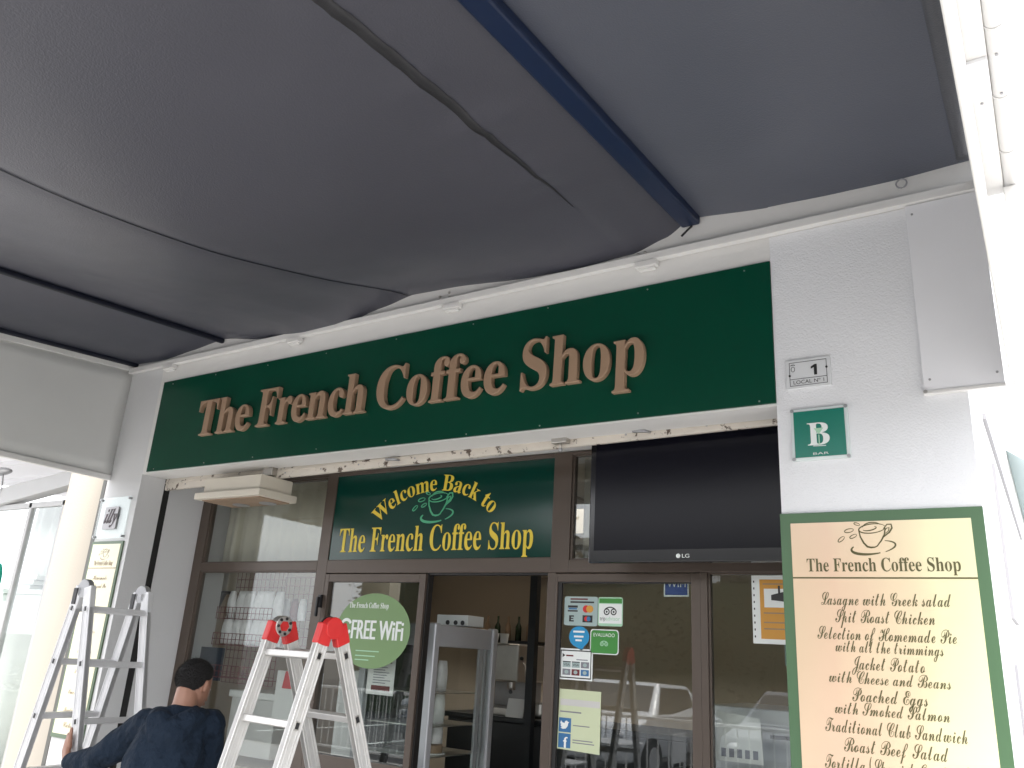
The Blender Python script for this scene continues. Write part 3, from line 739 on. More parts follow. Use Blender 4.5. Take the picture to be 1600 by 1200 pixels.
# ------------------------------------------------------------------ menu boards
def menu(label, x0, x1, z0, z1, bw, yb, green, lines, capt, hx0, hx1, hz, hcap, rule, cupx, cupz, cups, ink, face='cream_face'):
    S = thing('menu_board', label, 'menu board', ((x0 + x1) / 2, yb, z0))
    q = MB(); q.box(x0, x1, yb - 0.012, yb, z0, z1, green); q.build('frame', S, bevel=0.002)
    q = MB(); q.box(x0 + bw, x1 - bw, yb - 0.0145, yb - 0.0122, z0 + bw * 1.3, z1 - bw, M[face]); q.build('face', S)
    y = yb - 0.0155
    q = MB(); cup(q, cupx, cupz, cups, y, y + 0.0006, ink); q.build('cup_emblem', S)
    q = MB(); text(q, 'The French Coffee Shop', 'b', hx0, hx1, hz, hcap, y, ink)
    q.box(x0 + bw, x1 - bw, y, y + 0.0008, rule - 0.003, rule + 0.003, ink); q.build('heading', S)
    q = MB()
    for body, c, w, zb_, cp in lines: text(q, body, 'bs', c - w / 2, c + w / 2, zb_, cp, y, ink)
    q.build('lettering', S)
    return S
ML = [('Lasagne with Greek salad', -0.566, 0.475, 1.895, 0.050), ('Spit Roast Chicken', -0.572, 0.36, 1.828, 0.050), ('Selection of Homemade Pie', -0.575, 0.50, 1.762, 0.050), ('with all the trimmings', -0.566, 0.385, 1.716, 0.046),
      ('Jacket Potato', -0.572, 0.26, 1.652, 0.050), ('with Cheese and Beans', -0.575, 0.43, 1.600, 0.046), ('Poached Eggs', -0.575, 0.265, 1.535, 0.050), ('with Smoked Salmon', -0.575, 0.40, 1.486, 0.046),
      ('Traditional Club Sandwich', -0.570, 0.49, 1.418, 0.050), ('Roast Beef Salad', -0.570, 0.36, 1.352, 0.050), ('Tortilla (Spanish Omelette)', -0.574, 0.50, 1.286, 0.050), ('with Tomato Salad', -0.575, 0.36, 1.235, 0.046), ('Homemade Quiche', -0.575, 0.36, 1.165, 0.05)]
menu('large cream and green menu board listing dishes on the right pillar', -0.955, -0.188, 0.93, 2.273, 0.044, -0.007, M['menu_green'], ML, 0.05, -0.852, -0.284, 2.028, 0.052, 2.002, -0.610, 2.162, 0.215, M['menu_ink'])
LL = [('Homemade', -5.96, 0.18, 1.98, 0.032), ('Soup and Pie', -5.96, 0.20, 1.92, 0.032), ('Breakfast', -5.96, 0.18, 1.74, 0.03), ('Toasties', -5.96, 0.16, 1.60, 0.03), ('Baguettes', -5.96, 0.18, 1.46, 0.03), ('Salads', -5.96, 0.14, 1.32, 0.03), ('Omelettes', -5.96, 0.18, 1.18, 0.03), ('Sandwiches', -5.96, 0.2, 1.06, 0.03), ('Cakes', -5.96, 0.13, 0.96, 0.034)]
menu('narrow pale yellow menu board on the left pillar behind the ladder', -6.165, -5.765, 0.885, 2.265, 0.022, -0.001, M['lmenu_green'], LL, 0.03, -6.08, -5.84, 2.085, 0.035, 2.065, -5.97, 2.17, 0.13, M['rust_pan'], 'lmenu_face')

S = thing('logo_plaque', 'small square grey plaque with a slanted script word above the narrow menu', 'plaque', (-5.98, -0.02, 2.34))
q = MB(); q.box(-6.065, -5.895, -0.024, -0.016, 2.355, 2.525, M['illy']); q.build('plate', S, bevel=0.001)
q = MB(); text(q, 'illy', 'bi', -6.055, -5.905, 2.40, 0.105, -0.027, M['illy_ink'], depth=0.003, slant=0.18); q.build('lettering', S)
q = MB(); q.box(-6.17, -5.775, -0.0155, -0.012, 2.285, 2.60, M['glass_clear']); q.build('acrylic_sheet', S)
for x, z in ((-6.155, 2.585), (-5.79, 2.585), (-6.155, 2.30), (-5.79, 2.30)):
    q = MB(); q.tube([(x, -0.028, z), (x, 0.0, z)], 0.009, M['hinge'], 10); q.build('standoff', S)

# ------------------------------------------------------------------ stickers and notices on the glass (outside face of the panes)
GY = 0.6035
def sticker(name, label, cat, poly, m, y=GY, group=None):
    S = thing(name, label, cat, (sum(p[0] for p in poly) / len(poly), y, min(p[1] for p in poly)), group)
    q = MB(); q.plate(poly, y - 0.0015, y, m); q.build('backing', S)
    return S, y - 0.0022
S, y = sticker('round_sticker', 'big round green free wifi sticker on the left door leaf', 'sticker', arc(-3.775, 1.727, 0.318, 0.236, 0, 354, 60), M['green_disc'])
q = MB(); text(q, 'The French Coffee Shop', 'b', -4.0, -3.655, 1.868, 0.034, y, M['pwhite']); q.build('heading', S)
q = MB()
text(q, 'FREE WiFi', None, -3.955, -3.515, 1.672, 0.118, y, M['pwhite'])
for dx in (-0.004, 0.004): text(q, 'FREE WiFi', None, -3.955 + dx, -3.515 + dx, 1.672, 0.118, y - 0.0001 - abs(dx) * .01 - (dx > 0) * .0001, M['pwhite'])
q.build('lettering', S)
q = MB()
for z, w in ((1.595, 0.2), (1.565, 0.17), (1.54, 0.12)): q.box(-3.9, -3.9 + w, y, y + 0.0005, z, z + 0.006, M['ta_green'])
q.build('small_print', S)

q = MB(); q.ribbon(arc(-4.01, 1.745, 0.045, 0.045, 30, 330, 20), 0.02, y - 0.0004, y + 0.0002, M['pwhite']); q.build('wifi_mark', S)
S, y = sticker('card_sticker', 'pale sticker with four bank card marks, top left of the right door', 'sticker', rrect(-2.348, -2.137, 1.805, 1.963, 0.012), M['cards'])
q = MB()
for z, x1, h in ((1.945, -2.20, 0.008), (1.928, -2.16, 0.009)): q.box(-2.31, x1, y, y + 0.0005, z, z + h, M['ink' if z < 1.93 else 'darkred'])
q.box(-2.325, -2.262, y, y + 0.0006, 1.902, 1.914, M['ink']); q.box(-2.32, -2.267, y, y + 0.0006, 1.892, 1.900, M['soc_blue']); q.box(-2.325, -2.262, y, y + 0.0006, 1.880, 1.888, M['ink'])
q.plate(arc(-2.208, 1.896, 0.022, 0.020, 0, 345, 24), y, y + 0.0006, M['red']); q.plate(arc(-2.186, 1.896, 0.022, 0.020, 0, 345, 24), y - 0.0003, y + 0.0006, M['orange'])
q.box(-2.315, -2.285, y, y + 0.0006, 1.826, 1.860, M['ink']); q.box(-2.302, -2.285, y - 0.0004, y, 1.834, 1.852, M['cards']); q.box(-2.302, -2.288, y - 0.0008, y - 0.0004, 1.840, 1.846, M['ink'])
q.box(-2.230, -2.168, y, y + 0.0006, 1.824, 1.862, M['ink']); q.plate(arc(-2.206, 1.843, 0.013, 0.013, 0, 345, 20), y - 0.0005, y, M['red']); q.plate(arc(-2.192, 1.843, 0.013, 0.013, 0, 345, 20), y - 0.0008, y, M['soc_blue'])
q.build('card_mark', S)
S, y = sticker('review_sticker', 'light green sticker with two round owl eyes and the word trip', 'sticker', rrect(-2.134, -1.985, 1.808, 1.962, 0.012), M['ta_green'])
def owl(q, cx, cz, s, y, m, m2):
    for k in (-1, 1):
        q.ribbon(arc(cx + k * s, cz, s * 0.72, s * 0.72, 0, 360, 20), s * 0.3, y, y + 0.0006, m); q.plate(arc(cx + k * s, cz, s * 0.28, s * 0.28, 0, 340, 12), y, y + 0.0006, m)
    q.ribbon(arc(cx, cz - s * 0.1, s * 1.75, s * 1.25, 35, 145, 14), s * 0.28, y - 0.0002, y + 0.0006, m)
q = MB(); q.box(-2.128, -1.99, y, y + 0.0004, 1.93, 1.955, M['ev_green']); q.box(-2.128, -1.99, y, y + 0.0004, 1.822, 1.926, M['pwhite'])
owl(q, -2.06, 1.884, 0.021, y - 0.0008, M['ink'], None); text(q, 'trip', None, -2.122, -2.088, 1.838, 0.021, y - 0.0008, M['ink']); text(q, 'advisor', None, -2.086, -2.0, 1.838, 0.021, y - 0.0008, M['ta_green']); q.build('lettering', S)
S, y = sticker('speech_sticker', 'round sky blue sticker with a small speech tail', 'sticker', arc(-2.248, 1.746, 0.063, 0.056, -60, 250, 30) + [(-2.226, 1.672)], M['cyan'])
q = MB()
for z, w in ((1.768, 0.07), (1.742, 0.06), (1.722, 0.04)): q.box(-2.25 - w / 2, -2.25 + w / 2, y, y + 0.0005, z, z + 0.010, M['pwhite'])
q.build('lettering', S)
S, y = sticker('rated_sticker', 'grass green rounded sticker reading EVALUADO under the owl sticker', 'sticker', rrect(-2.178, -2.006, 1.660, 1.790, 0.018), M['pwhite'])
q = MB(); q.plate(rrect(-2.173, -2.011, 1.665, 1.785, 0.016), y, y + 0.0006, M['ev_green']); text(q, 'EVALUADO', None, -2.158, -2.03, 1.752, 0.018, y - 0.0006, M['pwhite'])
owl(q, -2.093, 1.714, 0.013, y - 0.0006, M['ta_green'], None); q.build('lettering', S)
S, y = sticker('payment_sticker', 'white black-bordered card payment sticker above the pale social notice', 'sticker', rrect(-2.368, -2.16, 1.518, 1.682, 0.004), M['pwhite'])
q = MB()
for r_ in ((-2.36, -2.168, 1.668, 1.674), (-2.36, -2.168, 1.526, 1.532), (-2.36, -2.355, 1.532, 1.668), (-2.173, -2.168, 1.532, 1.668)): q.box(r_[0], r_[1], y, y + 0.0006, r_[2], r_[3], M['ink'])
q.plate([(-2.348, 1.655), (-2.33, 1.645), (-2.348, 1.634)], y, y + 0.0005, M['ink']); q.box(-2.325, -2.28, y, y + 0.0005, 1.640, 1.648, M['darkred']); q.box(-2.26, -2.19, y, y + 0.0005, 1.622, 1.627, M['shade_grey'])
for i, (x, z, m) in enumerate(((-2.345, 1.582, 'cards'), (-2.288, 1.582, 'cards'), (-2.231, 1.582, 'shade_grey'), (-2.345, 1.542, 'shade_grey'), (-2.288, 1.542, 'darkred'), (-2.231, 1.542, 'soc_blue'))):
    q.box(x, x + 0.050, y, y + 0.0005, z, z + 0.032, M[m])
    if i < 2: text(q, 'VISA', None, x + 0.005, x + 0.045, z + 0.008, 0.013, y - 0.0005, M['ink']); q.box(x, x + .05, y - .0004, y, z + .027, z + .032, M['ink'])
    else: q.plate(arc(x + 0.025, z + 0.016, 0.012, 0.010, 0, 340, 14), y - 0.0005, y, M['cards'])
q.build('card_mark', S)
S, y = sticker('social_notice', 'pale yellow green notice with blue bird and letter f squares', 'notice', [(-2.362, 1.165), (-2.106, 1.158), (-2.104, 1.468), (-2.358, 1.468)], M['note'])
q = MB(); q.box(-2.355, -2.28, y, y + 0.0006, 1.250, 1.322, M['soc_blue']); q.box(-2.355, -2.28, y, y + 0.0006, 1.172, 1.244, M['soc_blue'])
text(q, 'f', None, -2.325, -2.298, 1.176, 0.050, y - 0.0006, M['pwhite'])
q.box(-2.318, -2.307, y - 0.0007, y - 0.0003, 1.172, 1.218, M['pwhite'])
bird = [(0, .55), (.12, .5), (.05, .38), (.1, .3), (.2, .22), (.05, .15), (.3, .05), (.6, .12), (.78, .35), (.82, .6), (.95, .75), (.8, .72), (.68, .85), (.5, .78), (.46, .6), (.25, .65), (.08, .82)]
q.plate([(-2.347 + a * 0.06, 1.262 + b * 0.055) for a, b in bird], y - 0.0006, y, M['pwhite'])
q.box(-2.35, -2.11, y, y + 0.0005, 1.385, 1.418, M['carton']); q.box(-2.35, -2.22, y, y + 0.0005, 1.35, 1.357, M['shade_grey'])
for z, w in ((1.285, 0.10), (1.213, 0.12), (1.2, 0.13)): q.box(-2.268, -2.268 + w, y, y + 0.0005, z, z + 0.005, M['shade_grey'])
q.build('lettering', S)
S, y = sticker('wifi_plate', 'small royal blue plate reading WIFI at the top of the right door', 'sign', [(-1.757, 1.971), (-1.617, 1.974), (-1.617, 2.085), (-1.757, 2.085)], M['pwhite'], y=0.616 + 0.012)
q = MB(); q.box(-1.750, -1.624, y, y + 0.0006, 1.980, 2.075, M['royal']); text(q, 'WIFI', None, -1.738, -1.634, 2.022, 0.032, y - 0.0006, M['pwhite']); q.build('lettering', S)
S, y = sticker('camera_notice', 'amber camera warning notice in a white frame on the right window', 'notice', [(-1.276, 1.752), (-0.985, 1.752), (-0.985, 2.08), (-1.276, 2.08)], M['pwhite'])
q = MB(); q.box(-1.236, -1.0, y, y + 0.0006, 1.775, 2.06, M['orange']); q.box(-1.215, -1.02, y - 0.0006, y, 1.925, 2.015, M['pwhite'])
q.plate([(-1.18, 1.985), (-1.12, 2.0), (-1.07, 1.97), (-1.075, 1.945), (-1.13, 1.955), (-1.18, 1.96)], y - 0.001, y, M['ink']); q.box(-1.145, -1.135, y - 0.001, y, 1.99, 2.03, M['ink'])
for z, w in ((2.035, .19), (1.895, .2), (1.85, .15), (1.82, .17)): q.box(-1.22, -1.22 + w, y - 0.0005, y, z, z + 0.006, M['rust_pan'])
for k in range(9): q.box(-1.268, -1.262, y, y + 0.0005, 1.78 + k * 0.033, 1.79 + k * 0.033, M['ink'])
q.build('lettering', S)
# paper price list and posters on the inside of the glass
S, y = sticker('paper_notice', 'white notice with red lines behind the left door glass below the round sticker', 'notice', [(-3.86, 1.335), (-3.63, 1.335), (-3.63, 1.60), (-3.86, 1.60)], M['paper'], y=0.70)
q = MB()
for z, c in ((1.53, 'darkred'), (1.375, 'darkred'), (1.36, 'darkred')): q.box(-3.82, -3.66, y, y + 0.0005, z, z + 0.016, M[c])
for k in range(7): q.box(-3.81, -3.69 + random.uniform(-.03, .03), y, y + 0.0005, 1.405 + k * 0.016, 1.410 + k * 0.016, M['shade_grey'])
q.build('lettering', S)
S, y = sticker('price_sheet', 'white printed sheet low behind the right window', 'notice', [(-1.53, 1.19), (-1.29, 1.19), (-1.30, 1.40), (-1.52, 1.42)], M['paper'], y=0.75)
q = MB()
for k in range(5): q.box(-1.50 + k * 0.04, -1.475 + k * 0.04, y, y + 0.0005, 1.21, 1.25, M['shade_grey'])
q.build('lettering', S)

# ------------------------------------------------------------------ things inside the cafe
def curtain(label, x0, x1, z0, z1, y):
    q = MB(); n = 90; vs = []; fs = []
    for i in range(n + 1):
        x = x0 + (x1 - x0) * i / n
        yy_ = y + 0.022 * math.sin(i * 0.62) + 0.015 * mn.noise(V((x * 5, 0, 0)))
        vs += [(x, yy_, z0), (x, yy_ * 0.3 + y * 0.7, z1)]
    for i in range(n): a = 2 * i; fs.append((a, a + 2, a + 3, a + 1))
    q.add(vs, fs, M['curtain']); o = q.build('curtain', smooth=True); s_ = o.modifiers.new('solid', 'SOLIDIFY'); s_.thickness = 0.002
    tag(o, label, 'curtain')
curtain('cream curtain behind the upper left window', -5.62, -4.33, 2.13, 2.80, 0.78)
curtain('cream curtain behind the upper right window beside the television', -2.33, -0.98, 2.15, 2.80, 0.76)

# fridge: its glazed side faces +X
F = thing('display_fridge', 'tall silver framed glass display fridge standing inside the open door', 'fridge', (-3.75, 1.1, 0))
fx0, fx1, fy0, fy1, fz = -4.00, -3.43, 0.82, 1.50, 1.80
q = MB()
for x in (fx0, fx1):
    for y in (fy0, fy1): q.box(x - 0.03, x + 0.03, y - 0.03, y + 0.03, 0.06, fz, M['fridge'])
q.build('post', F, bevel=0.012, seg=3)
q = MB(); q.box(fx0 + 0.03, fx1 + 0.012, fy0 + 0.03, fy1 - 0.03, 1.655, fz - 0.01, M['fridge']); q.box(fx0 + 0.03, fx1 - 0.03, fy0 - 0.012, fy0 + 0.03, 1.655, fz - 0.01, M['fridge']); q.build('header', F, bevel=0.004)
q = MB(); q.box(fx0 - 0.03, fx1 + 0.03, fy0 - 0.03, fy1 + 0.03, 0, 0.40, M['fridge']); q.build('base', F, bevel=0.01)
q = MB(); q.box(fx1 + 0.004, fx1 + 0.010, fy0 + 0.03, fy1 - 0.03, 0.4, 1.655, M['glass_clear']); q.build('glass_side', F)
q = MB(); q.box(fx0 + 0.03, fx1 - 0.03, fy0 - 0.004, fy0 + 0.002, 0.4, 1.655, M['glass_clear']); q.build('glass_front', F)
q = MB(); q.box(fx0 + 0.02, fx0 + 0.03, fy0 + 0.03, fy1 - 0.03, 0.4, 1.655, M['counter']); q.box(fx1 - 0.01, fx1 + 0.008, fy1 - 0.16, fy1 - 0.12, 0.4, 1.655, M['fridge']); q.box(fx1 - 0.01, fx1 + 0.008, fy1 - 0.09, fy1 - 0.075, 0.4, 1.655, M['fridge']); q.build('inner_trim', F)
for z in (0.70, 0.98, 1.16, 1.36):
    q = MB(); q.box(fx0 + 0.04, fx1 - 0.01, fy0 + 0.03, fy1 - 0.04, z, z + 0.006, M['steel']); q.build('shelf', F)
k = 0
def bag(x, y, z, w, h, m, name, label, group, rz=0.0, parent=None):
    q = MB(); n = 8
    vs = []; fs = []
    for j in range(n + 1):
        t = j / n
        hw = w / 2 * (1 - 0.25 * t ** 3); th = w * 0.33 * math.sin(math.pi * (0.08 + 0.86 * (1 - t))) * 0.8 + 0.004
        for a in range(12):
            an = 2 * math.pi * a / 12
            px_ = hw * math.cos(an) * (1 + 0.06 * mn.noise(V((a, j * 0.7, x * 9)))); py_ = th * math.sin(an)
            c, s_ = math.cos(rz), math.sin(rz)
            vs.append((x + px_ * c - py_ * s_, y + px_ * s_ + py_ * c, z + h * t))
    for j in range(n):
        for a in range(12): b = (a + 1) % 12; fs.append((j * 12 + a, j * 12 + b, (j + 1) * 12 + b, (j + 1) * 12 + a))
    fs.append(tuple(range(12))[::-1]); fs.append(tuple(n * 12 + a for a in range(12)))
    q.add(vs, fs, m)
    q.v = q.v
    o = q.build(name, smooth=True)
    tag(o, label, 'package', group)
    return o
# goods in the fridge
fr_lab = {1.366: 'white wrapped pack on the top shelf of the display fridge', 1.166: 'pale carton on the second shelf of the display fridge', 0.986: 'clear cup on the third shelf of the display fridge'}
for z in (1.366, 1.166, 0.986):
    for i in range(4):
        bag(-3.56 - 0.10 * (i % 2), fy0 + 0.09 + i * 0.10, z, 0.085, 0.14 + 0.03 * (i % 3), M['foil'] if z != 1.166 else M['paper'], 'wrapped_pack', fr_lab[z], 'packs on the fridge shelves at height %.1f' % z, rz=1.2)
q = MB(); q.box(-3.62, -3.50, 0.86, 0.98, 1.366, 1.43, M['rust_pan']); q.plate([(-3.62, 1.43), (-3.50, 1.43), (-3.56, 1.48)], 0.86, 0.98, M['rust_pan']); tag(q.build('biscuit_house', bevel=0.005), 'little brown biscuit house on the top shelf of the fridge', 'biscuit house')
q = MB(); q.lathe = None
q.disc((-3.6, 1.05, 1.02), (0, 0, 1), 0.11, 0.05, M['rust_pan'], 28); q.disc((-3.6, 1.05, 0.992), (0, 0, 1), 0.13, 0.008, M['paper'], 28); tag(q.build('cake'), 'round brown cake on a white plate inside the fridge', 'cake')
S = thing('control_box', 'low white box with three dark holes on top of the display fridge', 'box', (-3.58, 1.3, 1.80))
q = MB(); q.box(-3.73, -3.46, 1.22, 1.42, 1.802, 1.875, M['pwhite']); q.build('case', S, bevel=0.004)
q = MB()
for x in (-3.63, -3.56, -3.50): q.disc((x, 1.218, 1.822), (0, 1, 0), 0.016, 0.006, M['black'], 14)
q.build('hole', S)
# counter with coffee machine
S = thing('bar_counter', 'dark counter along the back of the cafe', 'counter', (-3.5, 2.6, 0))
q = MB(); q.box(-4.4, -2.3, 2.35, 2.95, 0, 1.12, M['counter']); q.build('front', S, bevel=0.006)
q = MB(); q.box(-4.42, -2.28, 2.30, 2.97, 1.1205, 1.16, M['counter']); q.build('top', S, bevel=0.006)
S = thing('coffee_machine', 'steel coffee machine with black group handle on the dark counter', 'coffee machine', (-3.85, 2.6, 1.16))
q = MB(); q.box(-4.20, -3.78, 2.42, 2.85, 1.42, 1.72, M['steel']); q.build('body', S, bevel=0.015)
q = MB(); q.box(-4.20, -3.78, 2.42, 2.85, 1.1605, 1.22, M['steel']); q.box(-4.18, -3.8, 2.7, 2.85, 1.22, 1.42, M['hinge']); q.build('drip_tray', S, bevel=0.006)
q = MB(); q.disc((-3.86, 2.46, 1.39), (0, 0, 1), 0.035, 0.06, M['steel'], 16); q.tube([(-3.86, 2.45, 1.37), (-3.78, 2.33, 1.35)], [0.012, 0.016], M['black'], 10); q.build('group_handle', S, smooth=False)
q = MB(); q.tube([(-3.77, 2.45, 1.60), (-3.70, 2.40, 1.55), (-3.67, 2.39, 1.42), (-3.66, 2.39, 1.30)], 0.007, M['steel'], 8); q.ell((-3.765, 2.45, 1.61), (0.016, 0.02, 0.016), M['black'], 10); q.build('steam_wand', S, smooth=True)
S = thing('milk_jug', 'steel jug on the dark counter right of the coffee machine', 'jug', (-3.62, 2.5, 1.16))
q = MB(); q.tube([(-3.60, 2.5, 1.1605), (-3.60, 2.5, 1.20), (-3.60, 2.5, 1.26), (-3.60, 2.5, 1.28)], [0.055, 0.056, 0.05, 0.053], M['steel'], 20); q.build('body', S, smooth=True)
q = MB(); q.tube([(-3.65, 2.5, 1.26), (-3.69, 2.5, 1.255), (-3.69, 2.5, 1.19), (-3.653, 2.5, 1.185)], 0.006, M['steel'], 8); q.build('handle', S, smooth=True)
q = MB(); q.tube([(-6.0, 5.16, 1.56), (-5.0, 5.16, 1.56)], 0.02, M['counter'], 8)
tag(q.build('wall_pipe'), 'dark pipe across the beige back wall inside the cafe', 'pipe')
for k, (bx, bz, lb) in enumerate(((-5.9, 1.80, 'leftmost'), (-5.75, 1.80, 'second'), (-5.6, 1.80, 'middle'), (-5.45, 1.80, 'fourth'), (-5.3, 1.80, 'rightmost'))):
    q = MB(); q.tube([(bx, 5.05, bz), (bx, 5.05, bz + .16), (bx, 5.05, bz + .21), (bx, 5.05, bz + .28)], [.036, .036, .013, .013], M['glass_dark'] if k % 2 else M['rust_pan'], 14)
    tag(q.build('bottle', smooth=True), lb + ' bottle of the row on the back wall shelf', 'bottle', 'bottles on the back shelf')
q = MB(); q.box(-6.1, -5.1, 4.95, 5.195, 1.77, 1.7995, M['counter']); tag(q.build('wall_shelf'), 'dark shelf with bottles on the back wall of the cafe', 'shelf')
S = thing('price_card', 'pale lettered card leaning on the dark counter beside the coffee machine', 'card', (-3.9, 2.34, 1.16))
q = MB(); q.hexa([(-3.82, 2.33, 1.1605), (-3.66, 2.33, 1.1605), (-3.66, 2.34, 1.1605), (-3.82, 2.34, 1.1605), (-3.82, 2.37, 1.30), (-3.66, 2.37, 1.30), (-3.66, 2.38, 1.30), (-3.82, 2.38, 1.30)], M['paper']); q.build('board', S)
for k in range(4):
    q = MB(); q.tube([(-4.25 + k * .1, 2.45, 1.72), (-4.25 + k * .1, 2.45, 1.80)], [.03, .04], M['paper'], 14); tag(q.build('coffee_cup', smooth=True), ['leftmost white cup on top of the coffee machine', 'second white cup on top of the coffee machine', 'third white cup on top of the coffee machine', 'rightmost white cup on top of the coffee machine'][k], 'cup', 'cups on the coffee machine')
S = thing('wall_unit', 'cream air conditioning unit high on the back wall', 'air conditioner', (-4.2, 5.0, 2.5))
q = MB(); q.box(-5.3, -3.9, 4.95, 5.19, 2.55, 2.85, M['int_ceil']); q.build('case', S, bevel=0.02)
q = MB(); q.box(-5.2, -4.0, 4.945, 4.952, 2.58, 2.62, M['counter']); q.build('vent', S)

# red wire rack with coffee bags in the display window
S = thing('wire_rack', 'red wire display rack inside the left display window', 'wire rack', (-5.4, 0.85, 1.3))
rx0, rx1 = -5.58, -5.00
def grid(x0, x1, z0, z1, y, nx, nz, r=0.0028):
    q = MB()
    for i in range(nx + 1): x = x0 + (x1 - x0) * i / nx; q.tube([(x, y, z0), (x, y, z1)], r, M['darkred'], 5)
    for j in range(nz + 1): z = z0 + (z1 - z0) * j / nz; q.tube([(x0, y - 0.003, z), (x1, y - 0.003, z)], r, M['darkred'], 5)
    return q
grid(rx0, rx1, 1.30, 2.14, 0.93, 12, 14).build('back_grid', S)
for z in (1.77, 1.575, 1.34):
    q = grid(rx0, rx1 + 0.05, z, z + 0.085, 0.78, 14, 2)
    for i in range(15): x = rx0 + (rx1 + 0.05 - rx0) * i / 14; q.tube([(x, 0.78, z), (x, 0.928, z)], 0.0025, M['darkred'], 5)
    q.build('basket', S)
q = grid(-5.05, -4.72, 1.60, 2.10, 0.96, 6, 8); q.build('side_grid', S)
for row, z in (('upper', 1.78), ('lower', 1.585)):
    for i in range(6):
        bag(rx0 + 0.07 + i * 0.105, 0.855 + 0.015 * (i % 2), z, 0.115, 0.205, M['foil_red'], 'coffee_bag', 'white coffee bag in the %s basket of the red rack' % row, 'coffee bags in the %s basket' % row, rz=random.uniform(-.3, .3))
for i in range(3): bag(-4.98 + i * 0.09, 0.94, 1.78, 0.08, 0.16, M['darkred'] if i == 1 else M['foil'], 'sweet_bag', 'red coffee bag right of the wire baskets' if i == 1 else 'pale coffee bag hung on the side grid', 'bags on the side grid')
S = thing('wall_speaker', 'pale box speaker on a black bracket at the left end of the display window', 'speaker', (-5.95, 1.0, 1.9))
q = MB(); q.box(-6.12, -5.76, 0.98, 1.2, 1.995, 2.20, M['cream_plastic']); q.build('case', S, bevel=0.008)
q = MB(); q.beam((-5.98, 1.0, 1.99), (-6.05, 1.0, 1.76), (1, 0, 0), (0, 1, 0), 0.02, 0.02, M['black']); q.beam((-5.80, 1.0, 1.99), (-5.95, 1.0, 1.72), (1, 0, 0), (0, 1, 0), 0.015, 0.015, M['black']); q.box(-6.08, -5.78, 0.98, 1.1, 1.975, 1.995, M['black']); q.build('bracket', S)
q = MB(); q.box(-5.80, -5.47, 0.80, 0.83, 1.31, 1.55, M['denim']); tag(q.build('blue_board', bevel=0.003), 'dark blue board low in the left display window', 'board')
q = MB(); q.box(-5.45, -4.95, 0.95, 1.3, 0.80, 1.20, M['carton']); q.box(-5.47, -4.93, 0.93, 1.32, 1.2005, 1.25, M['paper']); tag(q.build('lidded_box', bevel=0.006), 'pale lidded carton in the display window behind the ladder', 'box')
q = MB(); q.box(-4.93, -4.60, 0.9, 1.05, 1.05, 1.42, M['paper']); q.plate([(-4.86, 1.3), (-4.70, 1.3), (-4.74, 1.42), (-4.84, 1.42)], 0.895, 0.8995, M['red']); tag(q.build('gift_box', bevel=0.004), 'white box with a red corner between the ladder rails', 'box')
q = MB(); q.box(-4.30, -4.06, 0.9, 1.15, 0.75, 1.46, M['paper']); tag(q.build('upright_box', bevel=0.004), 'tall white box behind the left edge of the left door', 'box')
q = MB(); q.box(-5.7, -4.0, 0.85, 1.5, 0.70, 0.75, M['int_wall']); q.box(-5.68, -4.02, 0.9, 1.48, 0.0, 0.70, M['int_wall']); tag(q.build('display_bench', bevel=0.004), 'low beige bench inside the display window carrying boxes', 'bench')
# grinder and machine behind the right window
S = thing('steel_cabinet', 'grey steel cabinet standing behind the right window', 'cabinet', (-1.2, 1.1, 0))
q = MB(); q.box(-1.62, -0.62, 0.95, 1.6, 0, 1.36, M['fridge']); q.build('body', S, bevel=0.006)
q = MB(); q.box(-1.64, -0.60, 0.93, 1.62, 1.36, 1.44, M['alu_grey']); q.build('top', S, bevel=0.006)
q = MB()
for k in range(3): q.box(-1.48 + k * 0.17, -1.37 + k * 0.17, 0.944, 0.951, 1.30, 1.318, M['black'])
q.build('vent', S)
S = thing('coffee_grinder', 'dark coffee grinder on the steel cabinet', 'grinder', (-1.2, 1.2, 1.44))
q = MB(); q.tube([(-1.20, 1.2, 1.44), (-1.20, 1.2, 1.50), (-1.20, 1.2, 1.60), (-1.20, 1.2, 1.66), (-1.20, 1.2, 1.76)], [0.07, 0.035, 0.035, 0.07, 0.085], M['counter'], 16); q.build('body', S, smooth=True)
q = MB(); q.box(-1.26, -1.12, 1.1, 1.13, 1.66, 1.80, M['cards']); q.build('display', S)

